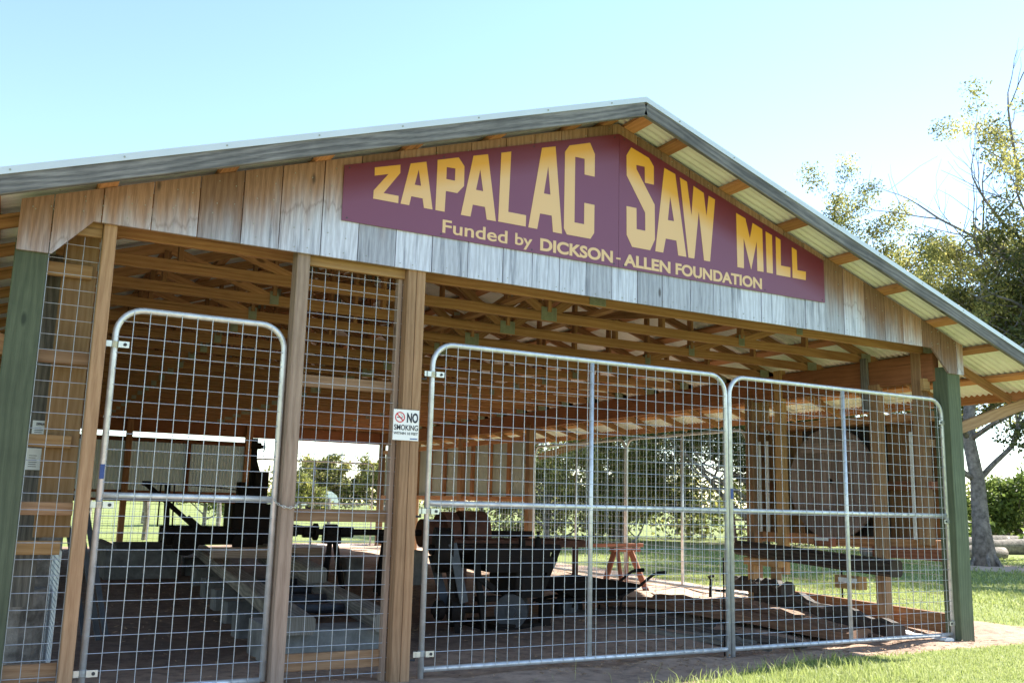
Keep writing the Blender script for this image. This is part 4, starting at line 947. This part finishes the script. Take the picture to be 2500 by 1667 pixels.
tree('oak_tree', 'broad dark oak filling the right side gate', (21.5, 17.0, .2), 8.8, .24, 4.4, 31, 'leaf_dark', 250, .75, .06, nb=16, start=.1, group='oaks behind the shed')
tree('oak_tree', 'dark oak behind the join of the two side gates', (19.0, 21.5, .2), 6.2, .22, 3.2, 37, 'leaf_oak', 130, .5, .055, nb=14, start=.1, group='oaks behind the shed')
tree('young_tree', 'yellowing bushy tree behind the far side gate', (15.2, 20.0, .2), 4.6, .1, 2.0, 41, 'leaf_yel', 110, .4, .05, nb=13, start=.05)
tree('young_tree', 'yellow green sapling left of the yellowing bushy tree', (13.4, 21.2, .2), 4.2, .09, 1.8, 43, 'leaf_yel', 90, .38, .05, nb=11, start=.05)
tree('young_tree', 'pale green understorey tree between the dark oaks', (17.2, 18.6, .2), 2.9, .09, 1.5, 47, 'leaf_yel', 90, .4, .05, nb=11, start=.05)
tree('young_tree', 'bright bush behind the big oak trunk', (31.5, 14.5, .2), 2.6, .1, 2.0, 53, 'leaf_bri', 50, .45, .09, nb=11, start=.03)
tree('young_tree', 'bright roadside bush at the right edge of the photo', (40, 17, .2), 3.2, .1, 2.8, 59, 'leaf_bri', 50, .55, .11, nb=11, start=.03)
tree('young_tree', 'small leafy tree in the field behind the log carriage', (6.6, 31.5, .25), 2.3, .08, 1.3, 61, 'leaf_bri', 40, .34, .08, nb=10, start=.2)
tree('oak_tree', 'round oak behind the white trailer', (34, 104, .2), 6.2, .4, 4.0, 67, 'leaf_oak', 40, .9, .2, nb=12, start=.12, group='far oaks across the field')
tree('oak_tree', 'round oak right of the white trailer', (40, 100, .2), 6.2, .4, 4.2, 71, 'leaf_oak', 40, .9, .2, nb=12, start=.12, group='far oaks across the field')
tree('young_tree', 'light green small tree left of the white trailer', (17.4, 56, .2), 2.6, .12, 1.6, 73, 'leaf_yel', 40, .45, .12, nb=10, start=.2)
tree('oak_tree', 'low oak overhanging the far left corner of the shed', (-1.5, 21, .2), 5.2, .2, 3.0, 79, 'leaf_bri', 50, .5, .1, nb=11, start=.4)
tree('oak_tree', 'tall sparse oak with bare twisted limbs at the right edge of the photo', (24.0, 9.0, .2), 13.6, .24, 2.7, 91, 'leaf_oak', 110, .45, .05, nb=16, start=.6, dens=.6,
     dead=[((-.1, 0, 6.8), (-1, -.1, .3), 3.4, .06), ((0, 0, 7.8), (-1, .1, .45), 3.6, .06), ((0, 0, 8.8), (-.9, 0, .5), 2.4, .055), ((0, 0, 10.5), (-.4, 0, 1), 2.6, .055)])
# hedge-like woods along the horizon
n = 420; cs = []
for i in range(n):
    a = R(-25+115*i/n)+rng.normal(0, .01); d = rng.uniform(125, 170); cs.append((CAM.x+d*math.sin(a), CAM.y+d*math.cos(a), rng.uniform(.2, 3.2)+1.4*math.sin(a*9)**2))
q, f, tn = leaves(np.array(cs), 46, 2.3, .42, np.clip(.45+.2*rng.normal(0, 1, n), 0, 1)); wm = fast_mesh('far_woods', q, f, tn, M['leaf_oak'])
wo = bpy.data.objects.new('far_woods', wm); COL.objects.link(wo); tag(wo, 'distant line of woods across the field', 'woods', kind='stuff')
n = 210; cs = []
for i in range(n):
    t = i/n; cs.append((15.5+22*t+rng.normal(0, .8), 24.5-9.5*t+rng.normal(0, .9), rng.uniform(.25, 2.3)))
q, f, tn = leaves(np.array(cs), 60, .8, .11, np.clip(.4+.25*rng.normal(0, 1, n), 0, 1)); wm = fast_mesh('undergrowth', q, f, tn, M['leaf_yel'])
wo = bpy.data.objects.new('undergrowth', wm); COL.objects.link(wo); tag(wo, 'tangled brush under the trees at the edge of the lawn', 'brush', kind='stuff')
n = 60; cs = [(rng.uniform(27, 44), rng.uniform(9, 15)+i*.02, rng.uniform(.2, 1.2)) for i in range(n)]
q, f, tn = leaves(np.array(cs), 60, .8, .11, np.clip(.6+.2*rng.normal(0, 1, n), 0, 1)); wm = fast_mesh('bright_brush', q, f, tn, M['leaf_bri'])
wo = bpy.data.objects.new('bright_brush', wm); COL.objects.link(wo); tag(wo, 'sunlit brush beyond the fallen logs', 'brush', kind='stuff')

# fallen logs past the oak
def log(label, a, c, r, seed):
    rn = random.Random(seed); a = Vector(a); c = Vector(c); k = 9; b = MB()
    b.tube([a.lerp(c, i/k)+Vector((0, 0, rn.uniform(-.03, .03))) for i in range(k+1)], [r*(1+rn.uniform(-.1, .1)) for i in range(k+1)], 12)
    return one(b, 'fallen_log', M['bark'], label, 'log', 'fallen logs', True)
log('thick fallen log lying behind the oak trunk', (24.2, 12.0, .42), (29.5, 11.0, .42), .24, 1)
log('thinner pale log lying just beyond the thick fallen log', (25.4, 13.4, .48), (31, 12.9, .48), .2, 2)
log('weathered log seen under the display case', (19.0, 10.6, .38), (23.2, 9.6, .36), .16, 3)
rk = MB(); 
for i in range(5): rk.beam((17.2, 13.0+i*.16, .3+.25*i), (18.6, 12.6+i*.16, .3+.25*i), .05, .05)
for x in (17.3, 18.5): rk.beam((x, 13.4, .15), (x, 13.6, 1.6), .06, .06)
one(rk, 'rusty_harrow', M['rust'], 'rusty farm implement standing under the trees', 'implement')

# field fence, trailer
for i, (x, y, h, r) in enumerate(((3.0, 20.5, 1.05, .075), (4.7, 34, 1.3, .09), (6.0, 26, 1.1, .08), (2.6, 33, 1.2, .08), (8.2, 25, 1.1, .07), (9.6, 25.4, 1.1, .07), (11.4, 24.2, 1.25, .09), (12.9, 24.6, 1.2, .08))):
    one(MB().tube([(x, y, 0), (x+.03, y, .2+h*.5), (x-.02, y, .25+h)], [r, r*.95, r*.85], 8), 'fence_post', M['bark'],
        ['nearest crooked fence post seen through the narrow gate', 'farther fence post in the field behind the narrow gate', 'fence post left of the log carriage', 'pale fence post far back behind the narrow gate', 'thin fence post below the mesh between the two gates', 'second thin fence post below the mesh between the gates', 'stout crooked fence post behind the rusty pulley', 'fence post to the right of the crooked one'][i], 'fence post', 'fence posts in the field')
fw = wirepanel('x', -2, 16, 23.8, .2, 1.25, .3, .004)
one(fw, 'wire_fence', M['wire'], 'thin wire field fence beyond the back of the shed', 'fence')
tl = thing('travel_trailer', 'white rounded travel trailer parked across the field', 'trailer', (28.5, 90, .2))
pr = [(25.6, .7), (30.7, .7), (30.95, 1.1), (30.7, 1.75), (30.1, 2.15), (26.4, 2.2), (25.8, 1.95), (25.5, 1.3)]
MB().prism(pr, 89, 91.3).build('body', M['white'], tl)
for x in (26.6, 27.9): MB().box(x, x+.7, 88.96, 89.0, 1.35, 1.8, 'x').build('window', M['steel'], tl)
MB().box(29.3, 29.9, 88.96, 89.0, .8, 1.9, 'z').build('door', M['trim'], tl)
for x in (27.8, 28.7): MB().cyl((x, 89.0, .5), (x, 89.25, .5), .34, 20).build('wheel', M['iron'], tl)
# small white outbuilding glimpsed left of the corner post
hs = thing('white_shed', 'white building corner glimpsed left of the green corner post', 'building', (-4.6, 9, 0))
MB().box(-6.5, -1.9, 7.5, 12, 0, 2.3, 'z', .01).build('wall', M['white'], hs)
MB().prism([(-6.7, 2.25), (-1.7, 2.25), (-4.2, 3.5)], 7.3, 12.2).build('roof', M['sheet'], hs)
